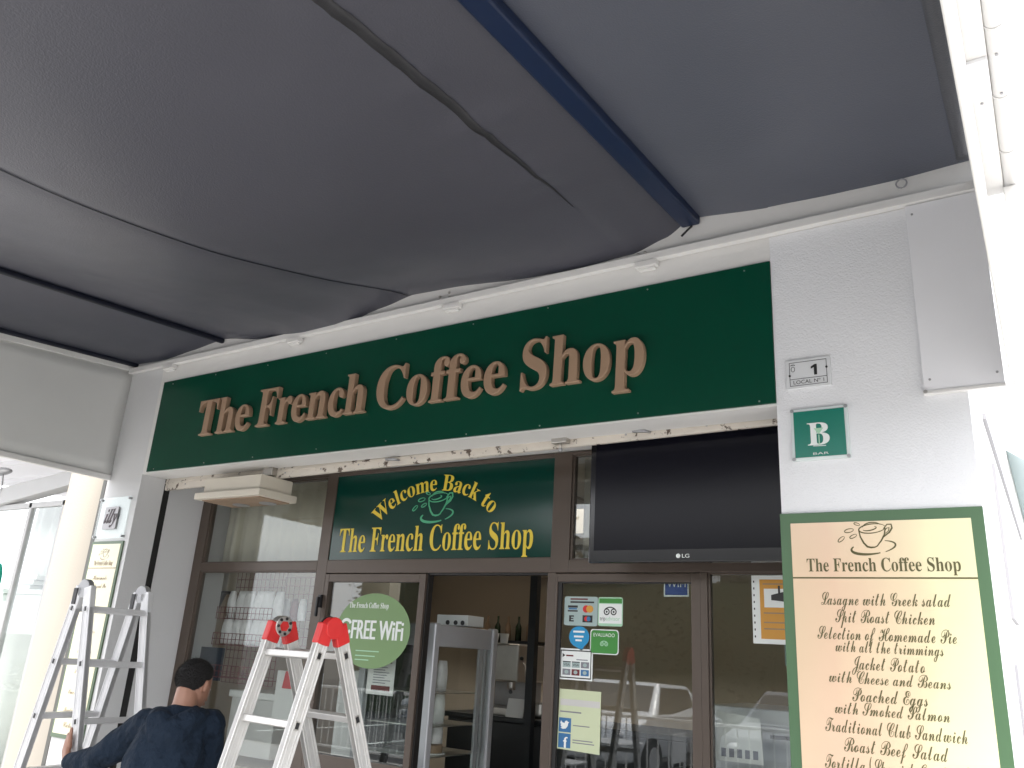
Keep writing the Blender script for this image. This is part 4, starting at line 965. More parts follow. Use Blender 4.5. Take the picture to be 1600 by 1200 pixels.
# ------------------------------------------------------------------ ladders
def ladder(label, Hx, Hy, Hz, th, w, a1, a2, s1, o, red):
    L = thing('step_ladder', label, 'ladder', (Hx, Hy, 0), 'folding aluminium ladders')
    ax = V((math.cos(th), math.sin(th), 0)); sp = V((math.sin(th), -math.cos(th), 0)); H = V((Hx, Hy, Hz))
    al_ = M['alu'] if red else M['alu_grey']
    hd, hw = (0.031, 0.0125) if red else (0.030, 0.0125)
    for fr, al in ((1, a1), (-1, a2)):
        d = V((0, 0, -math.cos(al))) + sp * (fr * math.sin(al)); nrm = ax.cross(d).normalized()
        flare = 0.02
        for sd in (-1, 1):
            base = H + ax * (sd * w) + sp * (fr * o)
            end_s = (base.z - 0.035) / math.cos(al)
            a = base + d * 0.035; b = base + d * end_s
            q = MB(); q.beam(a, b, ax, nrm, hw, hd, al_)
            for e in (-.4, .4): q.beam(a + nrm * (e * hd), b + nrm * (e * hd), ax, nrm, hw + 0.0014, 0.0022, al_)
            for e in (-1, 1):  # raised lips of the extruded profile
                q.beam(a + nrm * (e * (hd - 0.004)), b + nrm * (e * (hd - 0.004)), ax, nrm, hw + 0.0035, 0.004, al_)
            rail = q.build('rail', L, bevel=0.002)
            q = MB(); q.beam(b - d * 0.03, b + d * 0.035, ax, nrm, hw + 0.006, hd + 0.005, M['rubber']); q.build('foot', rail, bevel=0.003)
            kk = 0
            while s1 + 0.28 * kk < end_s - 0.1:
                c = base + d * (s1 + 0.28 * kk)
                q = MB(); pts = []
                for (u_, v_) in ((-.012, -.017), (.012, -.017), (.012, .017), (-.012, .017)): pts.append((u_, v_))
                q.beam(c + ax * (sd * (hw + 0.001)), c + ax * (sd * (hw + 0.005)), nrm, d, 0.0125, 0.0165, M['steel'] if red else M['alu_grey'])
                q.beam(c + ax * (sd * (hw + 0.003)), c + ax * (sd * (hw + 0.0062)), nrm, d, 0.009, 0.0125, M['black'])
                q.build('rung_plug', rail, bevel=0.003); kk += 1
        kk = 0
        base = H + sp * (fr * o)
        while s1 + 0.28 * kk < (base.z - 0.035) / math.cos(al) - 0.1:
            c = base + d * (s1 + 0.28 * kk)
            q = MB(); q.beam(c - ax * (w - hw), c + ax * (w - hw), nrm, d, 0.015, 0.0145, al_)
            q.build('rung', L, bevel=0.004); kk += 1
    for sd in (-1, 1):
        c = H + ax * (sd * w)
        q = MB()
        if red:
            for fr, al in ((1, a1), (-1, a2)):
                d = V((0, 0, -math.cos(al))) + sp * (fr * math.sin(al)); nrm = ax.cross(d).normalized()
                b_ = c + sp * (fr * o)
                q.beam(b_ - d * 0.01, b_ + d * 0.078, ax, nrm, 0.0185, 0.036, M['red'])
            hin = q.build('hinge', L, bevel=0.006)
            q = MB(); q.disc(c + V((0, 0, -0.005)), ax, 0.046, 0.044, M['steel'] if sd < 0 else M['red'], 28); q.build('hinge_disc', hin, bevel=0.004)
            q = MB(); e = ax * (0.0235)
            if sd < 0:
                q.disc(c + V((0, 0, -0.005)) + e, ax, 0.024, 0.006, M['red'], 6)
                for k in range(7): a = k * 0.9; q.disc(c + e + V((0, 0, -0.005)) + (sp * math.cos(a) + V((0, 0, 1)) * math.sin(a)) * 0.034, ax, 0.007, 0.006, M['black'], 8)
            else:
                q.disc(c + V((0, 0, -0.005)) - e, ax, 0.05, 0.006, M['black'], 28)
            q.build('hinge_boss', hin)
        else:
            for fr, al in ((1, a1), (-1, a2)):
                d = V((0, 0, -math.cos(al))) + sp * (fr * math.sin(al)); nrm = ax.cross(d).normalized(); b_ = c + sp * (fr * o)
                q.beam(b_ + d * 0.0, b_ + d * 0.115, ax, nrm, 0.017, 0.031, M['alu_grey'])
            hin = q.build('hinge', L, bevel=0.004)
            q = MB(); q.disc(c + V((0, 0, -0.012)), ax, 0.050, 0.034, M['hinge'], 28); q.build('hinge_disc', hin, bevel=0.004)
            q = MB(); q.beam(c + sp * -0.055 + V((0, 0, -0.01)), c + sp * -0.055 + V((0, 0, -0.095)), ax, sp, 0.022, 0.016, M['black'])
            for k in range(6): a = k * 1.05; q.disc(c + ax * 0.019 + V((0, 0, -0.012)) + (sp * math.cos(a) + V((0, 0, 1)) * math.sin(a)) * 0.030, ax, 0.006, 0.005, M['black'], 8)
            q.build('hinge_lock', hin, bevel=0.004)
    return L
ladder('aluminium folding ladder with bright red hinge caps near the open door', -2.829, -0.889, 1.695, -0.105, 0.18, 0.24, 0.386, 0.125, 0.035, True)
ladder('grey aluminium folding ladder with metal hinges held by the person', -4.404, -0.845, 1.843, 1.624, 0.179, 0.207, 0.207, 0.118, 0.035, False)

# ------------------------------------------------------------------ person holding the grey ladder
def sph(bm, c, rad, rot=None):
    mt = Matrix.Translation(V(c)) @ (rot.to_4x4() if rot is not None else Matrix.Identity(4)) @ Matrix.Diagonal((*[r_ * 0.98 for r_ in rad], 1))
    return bmesh.ops.create_icosphere(bm, subdivisions=2, radius=1.0, matrix=mt)['verts']
def hulls(groups, name, m, parent, voxel, sm=6, disp=0.0):
    """each group is a chain of ellipsoids (centre, radii, rotation); neighbours are hulled, then all is fused into one surface"""
    me = bpy.data.meshes.new(name); tot = bmesh.new()
    for ch in groups:
        prs = list(zip(ch, ch[1:])) if len(ch) > 1 else [(ch[0], ch[0])]
        for a, b in prs:
            t = bmesh.new(); sph(t, *a)
            if a is not b: sph(t, *b)
            h = bmesh.ops.convex_hull(t, input=t.verts)
            junk = [g_ for g_ in h['geom_interior'] if isinstance(g_, bmesh.types.BMVert)]
            bmesh.ops.delete(t, geom=junk, context='VERTS')
            tm = bpy.data.meshes.new('t'); t.to_mesh(tm); t.free(); tot.from_mesh(tm); bpy.data.meshes.remove(tm)
    tot.to_mesh(me); tot.free()
    o = bpy.data.objects.new(name, me); COL.objects.link(o)
    r = o.modifiers.new('fuse', 'REMESH'); r.mode = 'VOXEL'; r.voxel_size = voxel; r.use_smooth_shade = True
    s_ = o.modifiers.new('smooth', 'SMOOTH'); s_.factor = 0.5; s_.iterations = sm
    bpy.context.view_layer.update()
    dg = bpy.context.evaluated_depsgraph_get()
    m2 = bpy.data.meshes.new_from_object(o.evaluated_get(dg)); bpy.data.objects.remove(o); bpy.data.meshes.remove(me)
    if disp:
        for v in m2.vertices:
            n1 = mn.noise(v.co * 7) * 0.7 + mn.noise(V((v.co.x * 16, v.co.y * 16, v.co.z * 9))) * 0.5
            v.co += v.normal * n1 * disp
    off = parent.location.copy(); q = parent.parent
    while q is not None: off += q.location; q = q.parent
    for v in m2.vertices: v.co -= off
    m2.polygons.foreach_set('use_smooth', [True] * len(m2.polygons))
    m2.materials.clear(); m2.materials.append(m); m2.name = name
    o = bpy.data.objects.new(name, m2); COL.objects.link(o); o.parent = parent
    return o
S_ = 1.0
PN = V((-3.525, -0.93, 0))                       # under the neck
fwd = V((-0.55, 0.835, 0)).normalized(); rgt = V((fwd.y, -fwd.x, 0))
def P(u, v, z): return PN + rgt * u * S_ + fwd * v * S_ + V((0, 0, z + 0.012))
RB = Matrix((rgt, fwd, V((0, 0, 1)))).transposed()    # body axes
PE = thing('person', 'dark haired person in a navy hooded sweatshirt holding the grey ladder', 'person', (PN.x, PN.y, 0))
hc = P(0.015, 0.060, 1.388)
RH = Matrix.Rotation(R(-24), 3, 'Z') @ RB @ Matrix.Rotation(R(-24), 3, 'X')
def Hd(x, y, z): return hc + RH @ (V((x, y, z)) * 0.98)
hand_c = V((-4.203, -1.015, 1.078))               # on the left rail of the rear frame
Lsh, Rsh = P(-0.165, 0.02, 1.200), P(0.122, 0.02, 1.218)
wr = hand_c + V((0.045, -0.050, -0.072)); el = V((-3.935, -1.04, 1.045))
Rel, Rwr = P(0.140, 0.12, 0.965), P(0.13, 0.30, 0.95)
Rhand = P(0.10, 0.37, 0.95)
hip = lambda s: P(0.095 * s, -0.15, 0.86)
knee = lambda s: P(0.11 * s, -0.09, 0.46)
ank = lambda s: P(0.115 * s, -0.16, 0.09)
c3 = lambda p, r, rot=None: (p, (r, r, r), rot)
body = []
body.append([c3(hc + RH @ V((0, -0.005, 0.015)), 0.001)])
body = [[(Hd(0, -0.015, 0.025), (0.075, 0.092, 0.085), RH), (Hd(0, 0.015, -0.02), (0.066, 0.078, 0.075), RH), (Hd(0, 0.045, -0.085), (0.035, 0.038, 0.028), RH)],     # skull to chin
        [(Hd(0, 0.088, -0.005), (0.010, 0.014, 0.014), RH), (Hd(0, 0.104, -0.030), (0.014, 0.014, 0.010), RH)],                                                   # nose
        [(Hd(0.028, 0.080, -0.062), (0.010, 0.010, 0.008), RH), (Hd(-0.028, 0.080, -0.062), (0.010, 0.010, 0.008), RH)],                                         # lips
        [(Hd(0, -0.03, -0.05), (0.052, 0.055, 0.05), RH), (P(0, 0.0, 1.29), (0.058, 0.058, 0.05), RB), (P(0, -0.02, 1.22), (0.10, 0.07, 0.05), RB)],               # neck
        [(P(-0.01, -0.02, 1.19), (0.115, 0.070, 0.045), RB), (P(-0.02, -0.075, 1.08), (0.125, 0.085, 0.08), RB), (P(-0.01, -0.12, 0.95), (0.125, 0.085, 0.09), RB), (P(0, -0.15, 0.87), (0.145, 0.10, 0.09), RB)],
        [c3(Lsh, 0.045), c3(el, 0.037), c3(wr, 0.026)], [c3(Rsh, 0.045), c3(Rel, 0.036), c3(Rwr, 0.026)]]
for s_ in (-1, 1): body.append([c3(hip(s_), 0.085), c3(knee(s_), 0.055), c3(ank(s_), 0.038), c3(ank(s_) + fwd * 0.15 + V((0, 0, -0.05)), 0.032)])
for s_ in (-1, 1): body.append([(Hd(0.077 * s_, -0.005, -0.012), (0.010, 0.016, 0.026), RH), (Hd(0.083 * s_, -0.016, 0.008), (0.008, 0.014, 0.016), RH)])            # ears
# left hand on the rail: palm behind the rail, four fingers around it, thumb up along it
body.append([c3(wr, 0.024), (hand_c + V((-0.005, -0.040, -0.03)), (0.028, 0.014, 0.034), None), (hand_c + V((-0.012, -0.034, 0.012)), (0.026, 0.012, 0.03), None)])
for k in range(4):                                # fingers lie across the near face of the rail and hook round its left edge
    z = 0.038 - 0.020 * k; l = (0.95, 1.05, 1.0, 0.85)[k]
    b0 = hand_c + V((-0.022, -0.032, z)); b1 = b0 + V((-0.022, 0.012, 0.004)) * l; b2 = b1 + V((-0.004, 0.030, 0.003)) * l; b3 = b2 + V((0.018, 0.020, 0.0)) * l
    body.append([c3(b0, 0.010), c3(b1, 0.0095), c3(b2, 0.0088), c3(b3, 0.0078)])
t0 = hand_c + V((0.01, -0.034, -0.01)); body.append([c3(t0, 0.013), c3(t0 + V((-0.004, -0.004, 0.045)), 0.011), c3(t0 + V((-0.012, -0.002, 0.082)), 0.009)])
body.append([c3(Rwr, 0.024), (Rhand, (0.034, 0.038, 0.018), RB)])
for k in range(4):
    b0 = Rhand + rgt * (-0.028 + 0.019 * k) + fwd * 0.03; l = (0.85, 1.0, 1.05, 0.9)[k]
    body.append([c3(b0, 0.010), c3(b0 + (fwd * 0.034 + V((0, 0, -0.012))) * l, 0.009), c3(b0 + (fwd * 0.05 + V((0, 0, -0.04))) * l, 0.008)])
body.append([c3(Rhand + rgt * -0.035, 0.013), c3(Rhand + rgt * -0.058 + fwd * 0.03, 0.011), c3(Rhand + rgt * -0.062 + fwd * 0.058, 0.009)])
bo = hulls(body, 'body', M['skin'], PE, 0.0055, 4)
for s_ in (-1, 1):
    q = MB(); q.ell(Hd(0.030 * s_, 0.067, 0.008), (0.011, 0.009, 0.009), M['pwhite'], 12, RH); q.ell(Hd(0.030 * s_, 0.0735, 0.007), (0.005, 0.004, 0.005), M['ink'], 10, RH); q.build('eye', PE, smooth=True)
# hair: a cropped cap over the skull, open at face, ears and nape
q = MB(); vs = []; fs = []; n1, n2 = 60, 90
for i in range(n1 + 1):
    th = math.pi * i / n1
    for k in range(n2):
        a = 2 * math.pi * k / n2
        x, y, z = math.sin(th) * math.cos(a), math.sin(th) * math.sin(a), math.cos(th)
        vs.append((x, y, z))
low = lambda y: -0.80 if y < -0.35 else (-0.80 + (y + 0.35) * 1.75)
keep = []
for i in range(n1):
    for k in range(n2):
        k2 = (k + 1) % n2; f = (i * n2 + k, (i + 1) * n2 + k, (i + 1) * n2 + k2, i * n2 + k2)
        cy = sum(vs[j][1] for j in f) / 4; cz = sum(vs[j][2] for j in f) / 4
        if cz > low(cy) + 0.10 * mn.noise(V((vs[f[0]][0] * 6, cy * 6, cz * 6))): keep.append(f)
hv = []
for (x, y, z) in vs:
    e = min(1, max(0, (z - low(y)) / 0.5)); gsz = 1.004 + 0.07 * e + 0.012 * mn.noise(V((x * 9, y * 9, z * 9)))
    hv.append(Hd(x * 0.0768 * gsz, -0.015 + y * 0.0945 * gsz, 0.022 + z * 0.090 * gsz))
q.add(hv, keep, M['hair'])
for i in range(9000):                               # cropped hairs, thinning out towards the nape
    a = random.uniform(0, 6.283); z = random.uniform(-0.95, 1.0); r_ = math.sqrt(1 - z * z); x, y = r_ * math.cos(a), r_ * math.sin(a)
    t_ = z - low(y)
    if t_ < -0.10 or random.random() > 0.35 + t_ * 6: continue
    gsz = 1.0 + 0.07 * min(1, max(0, t_ / 0.5))
    p0 = Hd(x * 0.0768 * gsz, -0.015 + y * 0.0945 * gsz, 0.022 + z * 0.090 * gsz)
    nrm_ = (RH @ V((x / 0.0768, y / 0.0945, z / 0.09))).normalized()
    dr = (nrm_ * 0.5 + RH @ V((random.gauss(0, .5), -0.5 + random.gauss(0, .4), -0.6 + random.gauss(0, .3)))).normalized()
    ln = 0.004 + 0.010 * min(1, max(0, t_ / 0.6)); sd_ = nrm_.cross(dr).normalized() * 0.0009
    q.add([p0 - sd_, p0 + sd_, p0 + dr * ln], [(0, 1, 2)], M['hair'])
q.build('hair', PE, smooth=True)
hd_ = [[(P(-0.01, -0.04, 1.21), (0.13, 0.10, 0.055), RB), c3(Rsh, 0.080)], [(P(0, -0.04, 1.21), (0.15, 0.10, 0.055), RB), c3(Lsh, 0.080)], [(P(0.08, -0.04, 1.06), (0.075, 0.11, 0.10), RB), c3(Rel, 0.062)],
       [(P(0, -0.03, 1.235), (0.130, 0.095, 0.050), RB), (P(-0.02, -0.05, 1.18), (0.168, 0.115, 0.06), RB), (P(-0.02, -0.095, 1.06), (0.178, 0.130, 0.09), RB), (P(0, -0.14, 0.93), (0.185, 0.125, 0.09), RB), (P(0, -0.16, 0.83), (0.180, 0.125, 0.05), RB)],
       [(P(0, -0.005, 1.283), (0.078, 0.078, 0.024), RB), (P(0, -0.03, 1.21), (0.14, 0.085, 0.05), RB)],
       [c3(Lsh, 0.078), c3(el, 0.068), c3(wr + (el - wr).normalized() * 0.03, 0.046)], [c3(Rsh, 0.074), c3(Rel, 0.060), c3(Rwr + (Rel - Rwr).normalized() * 0.03, 0.043)],
       [(P(-0.085, -0.045, 1.262), (0.05, 0.035, 0.03), RB), (P(-0.06, -0.125, 1.235), (0.062, 0.042, 0.050), RB), (P(0.0, -0.155, 1.165), (0.085, 0.042, 0.065), RB), (P(0.06, -0.125, 1.235), (0.062, 0.042, 0.050), RB), (P(0.085, -0.04, 1.268), (0.05, 0.035, 0.03), RB)]]
hoodie = hulls(hd_, 'sweatshirt', M['navy'], PE, 0.008, 3, disp=0.017)
tr = []
for s_ in (-1, 1): tr.append([c3(hip(s_) + V((0, 0, 0.02)), 0.108), c3(knee(s_), 0.078), c3(ank(s_) + V((0, 0, 0.01)), 0.068)])
tr.append([(P(0, -0.15, 0.86), (0.155, 0.112, 0.07), RB)])
hulls(tr, 'trousers', M['denim'], PE, 0.012, 4, disp=0.006)
for s_ in (-1, 1):
    hulls([[(ank(s_) + V((0, 0, -0.045)) - fwd * 0.02, (0.042, 0.05, 0.045), RB), (ank(s_) + fwd * 0.15 + V((0, 0, -0.055)), (0.045, 0.05, 0.034), RB)]], 'shoe', M['rubber'], PE, 0.012, 3)

# ------------------------------------------------------------------ neighbouring terrace on the left
S = thing('neighbour_column', 'cream rendered column standing left of the narrow menu board', 'column', (-6.55, 0.1, 0))
q = MB(); q.box(-6.72, -6.215, 0.001, 0.42, 0, 3.4, M['col_cream']); q.build('shaft', S, bevel=0.008)
q = MB(); q.box(-6.214, -6.168, -0.004, -0.0005, 0, 2.75, M['hinge_dark']); q.build('edge_strip', S)
N = thing('neighbour_terrace', 'white framed glass terrace of the shop next door', 'glass terrace', (-8.5, 1.0, 0))
q = MB(); q.hexa([(-10.2, 0.95, 2.86), (-8.3, 0.95, 3.06), (-8.3, 1.1, 3.06), (-10.2, 1.1, 2.86), (-10.2, 0.95, 3.06), (-8.3, 0.95, 3.22), (-8.3, 1.1, 3.22), (-10.2, 1.1, 3.06)], M['terr_white']); q.build('header', N, bevel=0.006)
q = MB()
for x0, x1 in ((-8.62, -8.54), (-9.28, -9.22), (-10.2, -10.12)): q.box(x0, x1, 1.0, 1.06, 0, 2.9, M['terr_white'])
q.box(-10.2, -8.54, 1.0, 1.06, 2.84, 2.9, M['terr_white'])
q.build('frame', N, bevel=0.005)
q = MB(); q.box(-10.12, -9.28, 1.02, 1.03, 0.1, 2.84, M['glass_clear']); q.box(-9.22, -8.62, 1.02, 1.03, 0.1, 2.84, M['glass_clear']); q.build('pane', N)
q = MB(); q.box(-13, -6.8, 4.2, 4.4, 0, 4.2, M['sand_wall']); q.box(-12.9, -11.9, 4.12, 4.2, 0, 3.1, M['hinge']); q.box(-11.7, -10.9, 4.12, 4.2, 1.6, 2.9, M['shade_grey']); q.box(-13, -6.8, 4.19, 4.2, 2.6, 3.0, M['rust_pan']); q.build('back_wall', N)
q = MB(); q.box(-14, -6.75, -0.6, 4.4, 3.75, 3.85, M['panel'])
for k in range(6): q.box(-14, -6.75, -0.4 + k * 0.75, -0.33 + k * 0.75, 3.68, 3.75, M['panel'])
q.build('ceiling', N)
q = MB(); vs = []; fs = []
for i in range(31):
    x = -10.05 + 0.95 * i / 30; yy_ = 1.5 + 0.02 * math.sin(i * 0.8)
    vs += [(x, yy_, 2.0), (x, yy_, 3.0)]
for i in range(30): a = 2 * i; fs.append((a, a + 2, a + 3, a + 1))
q.add(vs, fs, M['blind']); o = q.build('blind_panel', smooth=True); s_ = o.modifiers.new('solid', 'SOLIDIFY'); s_.thickness = 0.003
tag(o, 'crumpled white blind hanging behind the glass of the next door terrace', 'blind')
S = thing('drinks_counter', 'white counter in the next door terrace left of the cream column', 'counter', (-9.3, 1.5, 0))
q = MB(); q.box(-9.9, -8.65, 1.25, 1.9, 0, 1.95, M['blind']); q.build('front', S, bevel=0.01)
q = MB(); q.box(-9.92, -8.62, 1.22, 1.92, 1.9505, 2.0, M['blind']); q.build('top', S, bevel=0.006)
q = MB(); q.ell((-9.2, 1.5, 2.07), (0.12, 0.1, 0.075), M['denim'], 14); q.ell((-9.08, 1.5, 2.10), (0.07, 0.08, 0.1), M['counter'], 12); tag(q.build('folded_jacket', smooth=True), 'dark bundle lying on the white counter next door', 'bundle')
q = MB(); q.box(-8.98, -8.83, 1.45, 1.6, 2.0, 2.22, M['shade_grey']); q.box(-8.96, -8.85, 1.445, 1.45, 2.08, 2.18, M['counter']); tag(q.build('till_screen', bevel=0.008), 'small dark till screen on the white counter next door', 'till')
for i in range(3):
    q = MB(); q.box(-9.75 + i * 0.05, -9.45 + i * 0.05, 1.3, 1.5, 2.0005 + i * 0.055, 2.05 + i * 0.055, M['paper']); tag(q.build('tray', bevel=0.005), ['lowest white tray stacked on the next door counter', 'middle white tray stacked on the next door counter', 'topmost white tray stacked on the next door counter'][i], 'tray', 'trays stacked on the counter')
S = thing('patio_heater', 'grey capsule shaped lamp hanging at the upper left edge under the blind', 'lamp', (-9.9, 1.0, 3.2))
q = MB(); q.ell((-9.98, 0.9, 3.27), (0.30, 0.10, 0.045), M['hinge'], 20); q.build('hood', S, smooth=True)
q = MB(); q.tube([(-9.85, 0.92, 3.24), (-9.87, 0.96, 3.0)], 0.008, M['hinge'], 6); q.build('stem', S)
q = MB(); q.ell((-9.49, 0.95, 2.05), (0.07, 0.05, 0.20), M['tealcloth'], 16); tag(q.build('teal_bag', smooth=True), 'rounded teal bag hanging at the far left edge', 'bag')
S = thing('plant_tub', 'white tub with dark patterned leaves at the lower left', 'plant tub', (-8.9, 0.6, 0))
q = MB(); q.hexa([(-9.3, 0.5, 0.0), (-8.75, 0.5, 0), (-8.75, 0.8, 0), (-9.3, 0.8, 0), (-9.35, 0.47, 0.98), (-8.68, 0.47, 0.98), (-8.68, 0.83, 0.98), (-9.35, 0.83, 0.98)], M['blind']); q.build('tub', S, bevel=0.01)
q = MB()
for i in range(260):
    x, y, z = random.uniform(-9.35, -8.68), random.uniform(0.5, 0.82), random.uniform(0.98, 1.28)
    a = random.uniform(0, 6.28); t = V((math.cos(a), math.sin(a) * .5, random.uniform(0.1, 1))).normalized() * 0.06; s2 = t.cross(V((0, 1, 0.3))).normalized() * 0.012
    c = V((x, y, z)); q.add([c - t, c + s2, c + t, c - s2], [(0, 1, 2, 3)], M['leafa'] if i % 3 else M['paper'])
q.build('leaves', S)

# ------------------------------------------------------------------ across the street, seen in the glass
def car(label, cx, cy, paint, rz, group):
    prof_ = [(-2.05, 0.32), (-2.1, 0.62), (-1.95, 0.88), (-1.35, 0.96), (-0.75, 1.42), (0.55, 1.46), (1.15, 1.02), (1.95, 0.84), (2.1, 0.6), (2.08, 0.32)]
    C = thing('parked_car', label, 'car', (cx, cy, -0.12), group)
    c, s_ = math.cos(rz), math.sin(rz)
    tf = lambda x, y, z: (cx + x * c - y * s_, cy + x * s_ + y * c, z - 0.12)
    q = MB(); ws = [0.78, 0.84, 0.86, 0.84, 0.62, 0.62, 0.80, 0.84, 0.82, 0.78]
    vs = [tf(x, w, z) for (x, z), w in zip(prof_, ws)] + [tf(x, -w, z) for (x, z), w in zip(prof_, ws)]
    n = len(prof_); fs = [tuple(range(n)), tuple(range(2 * n - 1, n - 1, -1))] + [(i, i + n, (i + 1) % n + n, (i + 1) % n) for i in range(n)]
    q.add(vs, fs, paint); q.build('body', C, bevel=0.06, seg=3)
    q = MB()
    for sg in (-1, 1): q.hexa([tf(-1.1, 0.83 * sg, 0.97), tf(1.0, 0.82 * sg, 0.99), tf(1.0, 0.70 * sg, 0.99), tf(-1.1, 0.72 * sg, 0.97), tf(-0.72, 0.65 * sg, 1.36), tf(0.52, 0.65 * sg, 1.39), tf(0.52, 0.55 * sg, 1.39), tf(-0.72, 0.55 * sg, 1.36)], M['car_glass'])
    q.hexa([tf(1.14, -0.7, 1.04), tf(1.14, 0.7, 1.04), tf(0.9, 0.7, 1.04), tf(0.9, -0.7, 1.04), tf(0.66, -0.58, 1.41), tf(0.66, 0.58, 1.41), tf(0.5, 0.58, 1.41), tf(0.5, -0.58, 1.41)], M['car_glass'])
    q.hexa([tf(-1.34, -0.7, 0.99), tf(-1.34, 0.7, 0.99), tf(-1.1, 0.7, 0.99), tf(-1.1, -0.7, 0.99), tf(-0.86, -0.58, 1.38), tf(-0.86, 0.58, 1.38), tf(-0.7, 0.58, 1.38), tf(-0.7, -0.58, 1.38)], M['car_glass'])
    q.build('window', C)
    for sx in (-1.3, 1.3):
        for sg in (-1, 1):
            q = MB(); a, b = V(tf(sx, 0.66 * sg, 0.33)), V(tf(sx, 0.87 * sg, 0.33)); q.tube([a, b], 0.33, M['rubber'], 24); wh = q.build('wheel', C)
            q = MB(); q.disc(b, b - a, 0.2, 0.02, M['alu_grey'], 18); q.build('rim', wh)
    for sg in (-1, 1):
        q = MB(); q.ell(tf(2.0, 0.6 * sg, 0.7), (0.10, 0.16, 0.08), M['lamp_glass'], 10); q.build('headlight', C, smooth=True)
car('white car parked across the street nearest the corner', -0.6, -9.3, M['car_white'], R(88), 'cars parked across the street')
car('grey car parked between two white ones across the street', -3.4, -9.5, M['car_grey'], R(92), 'cars parked across the street')
car('white car parked across the street on the left', -6.4, -9.4, M['car_white'], R(90), 'cars parked across the street')
car('dark car parked across the street far left', -9.6, -9.6, M['car_grey'], R(90), 'cars parked across the street')
car('white car parked across the street far right', 2.6, -9.4, M['car_white'], R(86), 'cars parked across the street')
def hedge(label, x0, x1, y0, y1, z0, z1, n, name='hedge'):
    q = MB(); q.box(x0 + .3, x1 - .3, y0 + .4, y1 - .4, z0, z1 * .82, M['leafa'])
    for i in range(n):
        c = V((random.uniform(x0, x1), random.uniform(y0, y1), z0 + (z1 - z0) * random.random() ** 0.8 * (0.8 + 0.2 * math.sin(random.uniform(x0, x1)))))
        t = V((random.gauss(0, 1), random.gauss(0, 1), random.gauss(0, 1))).normalized(); u = t.orthogonal().normalized(); l = random.uniform(0.05, 0.11)
        q.add([c - t * l, c + u * l * .5, c + t * l, c - u * l * .5], [(0, 1, 2, 3)], M['leafa'])
    tag(q.build(name), label, 'hedge')
hedge('tall dark green hedge beyond the parked cars', -18, 10, -15.6, -13.8, -0.1, 4.3, 30000)
def tree(label, x, y, h, r):
    T = thing('tree', label, 'tree', (x, y, -0.12))
    q = MB(); q.tube([(x, y, -0.12), (x + .05, y, h * .3), (x, y + .1, h * .55)], [0.18, 0.13, 0.08], M['bark'], 8)
    for k in range(5): a = k * 1.3; q.tube([(x, y, h * .4), (x + r * .5 * math.cos(a), y + r * .5 * math.sin(a), h * .7)], [0.07, 0.02], M['bark'], 6)
    q.build('trunk', T)
    q = MB()
    cl = [(V((x, y, h * .72)) + V((random.gauss(0, r * .45), random.gauss(0, r * .45), random.gauss(0, r * .35))), r * random.uniform(.25, .5)) for _ in range(12)]
    for i in range(2600):
        c0, rr_ = random.choice(cl); c = c0 + V((random.gauss(0, .5), random.gauss(0, .5), random.gauss(0, .45))) * rr_
        t = V((random.gauss(0, 1), random.gauss(0, 1), random.gauss(0, 1))).normalized(); u = t.orthogonal().normalized(); l = random.uniform(0.10, 0.2)
        q.add([c - t * l, c + u * l * .45, c + t * l, c - u * l * .45], [(0, 1, 2, 3)], M['leafa'])
    q.build('crown', T)
tree('leafy tree behind the hedge on the left', -15, -18, 6.5, 2.2)
tree('leafy tree behind the hedge on the right', 8, -18, 6.2, 1.7)
S = thing('white_building', 'long white building across the street with dark windows', 'building', (-4, -28, 0))
q = MB(); q.box(-30, 18, -34, -28, -0.12, 6.5, M['white']); q.build('wall', S)
q = MB(); q.box(-30.3, 18.3, -34.2, -27.6, 6.5, 6.8, M['sand_wall']); q.build('roof', S)
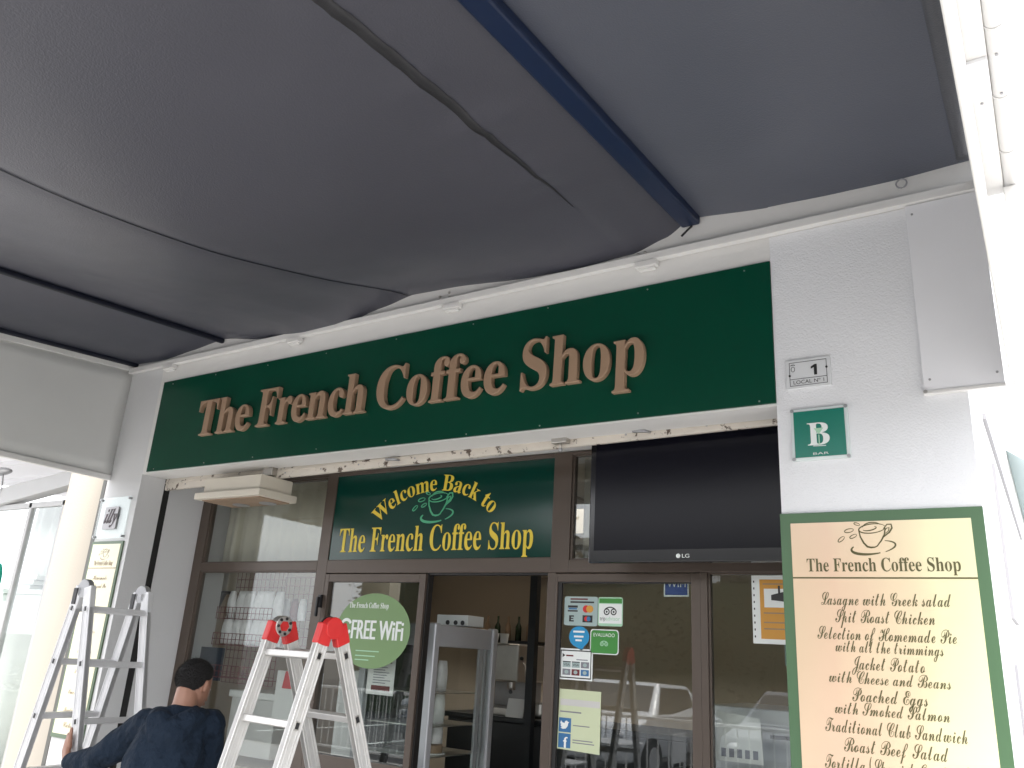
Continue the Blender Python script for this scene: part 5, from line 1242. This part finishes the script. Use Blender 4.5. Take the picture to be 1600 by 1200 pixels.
for k in range(11):
    q = MB(); x = -28 + k * 4.2; q.box(x, x + 1.5, -27.99, -27.95, 3.4, 5.2, M['car_glass']); q.build('window', S)
for sx, lb in ((-1.0, 'right'), (-4.6, 'left')):
    S = thing('cafe_table', 'round terrace table with folded parasol on the %s' % lb, 'table', (sx, -4.7, 0))
    q = MB(); q.disc((sx, -4.7, 0.73), (0, 0, 1), 0.36, 0.03, M['alu_grey'], 32); q.build('tabletop', S)
    q = MB(); q.tube([(sx, -4.7, 0.0), (sx, -4.7, 0.715)], 0.03, M['hinge'], 10); q.disc((sx, -4.7, 0.012), (0, 0, 1), 0.24, 0.02, M['hinge'], 24); q.build('pedestal', S)
    for k in range(2):
        x = sx + (-0.62 if k == 0 else 0.62)
        S = thing('cafe_chair', 'slatted metal chair %s of the %s terrace table' % ('left' if k == 0 else 'right', lb), 'chair', (x, -4.7, 0), 'terrace chairs')
        q = MB(); q.box(x - .2, x + .2, -4.9, -4.5, .44, .465, M['alu_grey']); q.build('seat', S, bevel=0.01)
        bx = x - .2 if k == 0 else x + .2
        q = MB(); q.box(bx - .012, bx + .012, -4.9, -4.5, .60, .90, M['alu_grey']); q.build('backrest', S, bevel=0.008)
        for ax_ in (-.18, .18):
            for ay in (-.18, .18): q = MB(); q.tube([(x + ax_, -4.7 + ay, 0), (x + ax_, -4.7 + ay, .44)], .012, M['alu_grey'], 8); q.build('leg', S)
        q = MB()
        for ay in (-.18, .18): q.tube([(bx, -4.7 + ay, .46), (bx, -4.7 + ay, .92)], .012, M['alu_grey'], 8)
        q.build('back_frame', S)
S = thing('railing', 'white metal railing along the edge of the terrace', 'railing', (-4, -5.2, 0))
q = MB(); q.tube([(-10, -5.25, 1.0), (-0.3, -5.25, 1.0)], .022, M['white'], 8); q.tube([(-10, -5.25, 0.15), (-0.3, -5.25, 0.15)], .018, M['white'], 8); q.build('rail', S)
q = MB()
for k in range(70): x = -10 + k * 0.14; q.tube([(x, -5.25, 0.15), (x, -5.25, 1.0)], .009, M['white'], 6)
q.build('balusters', S)
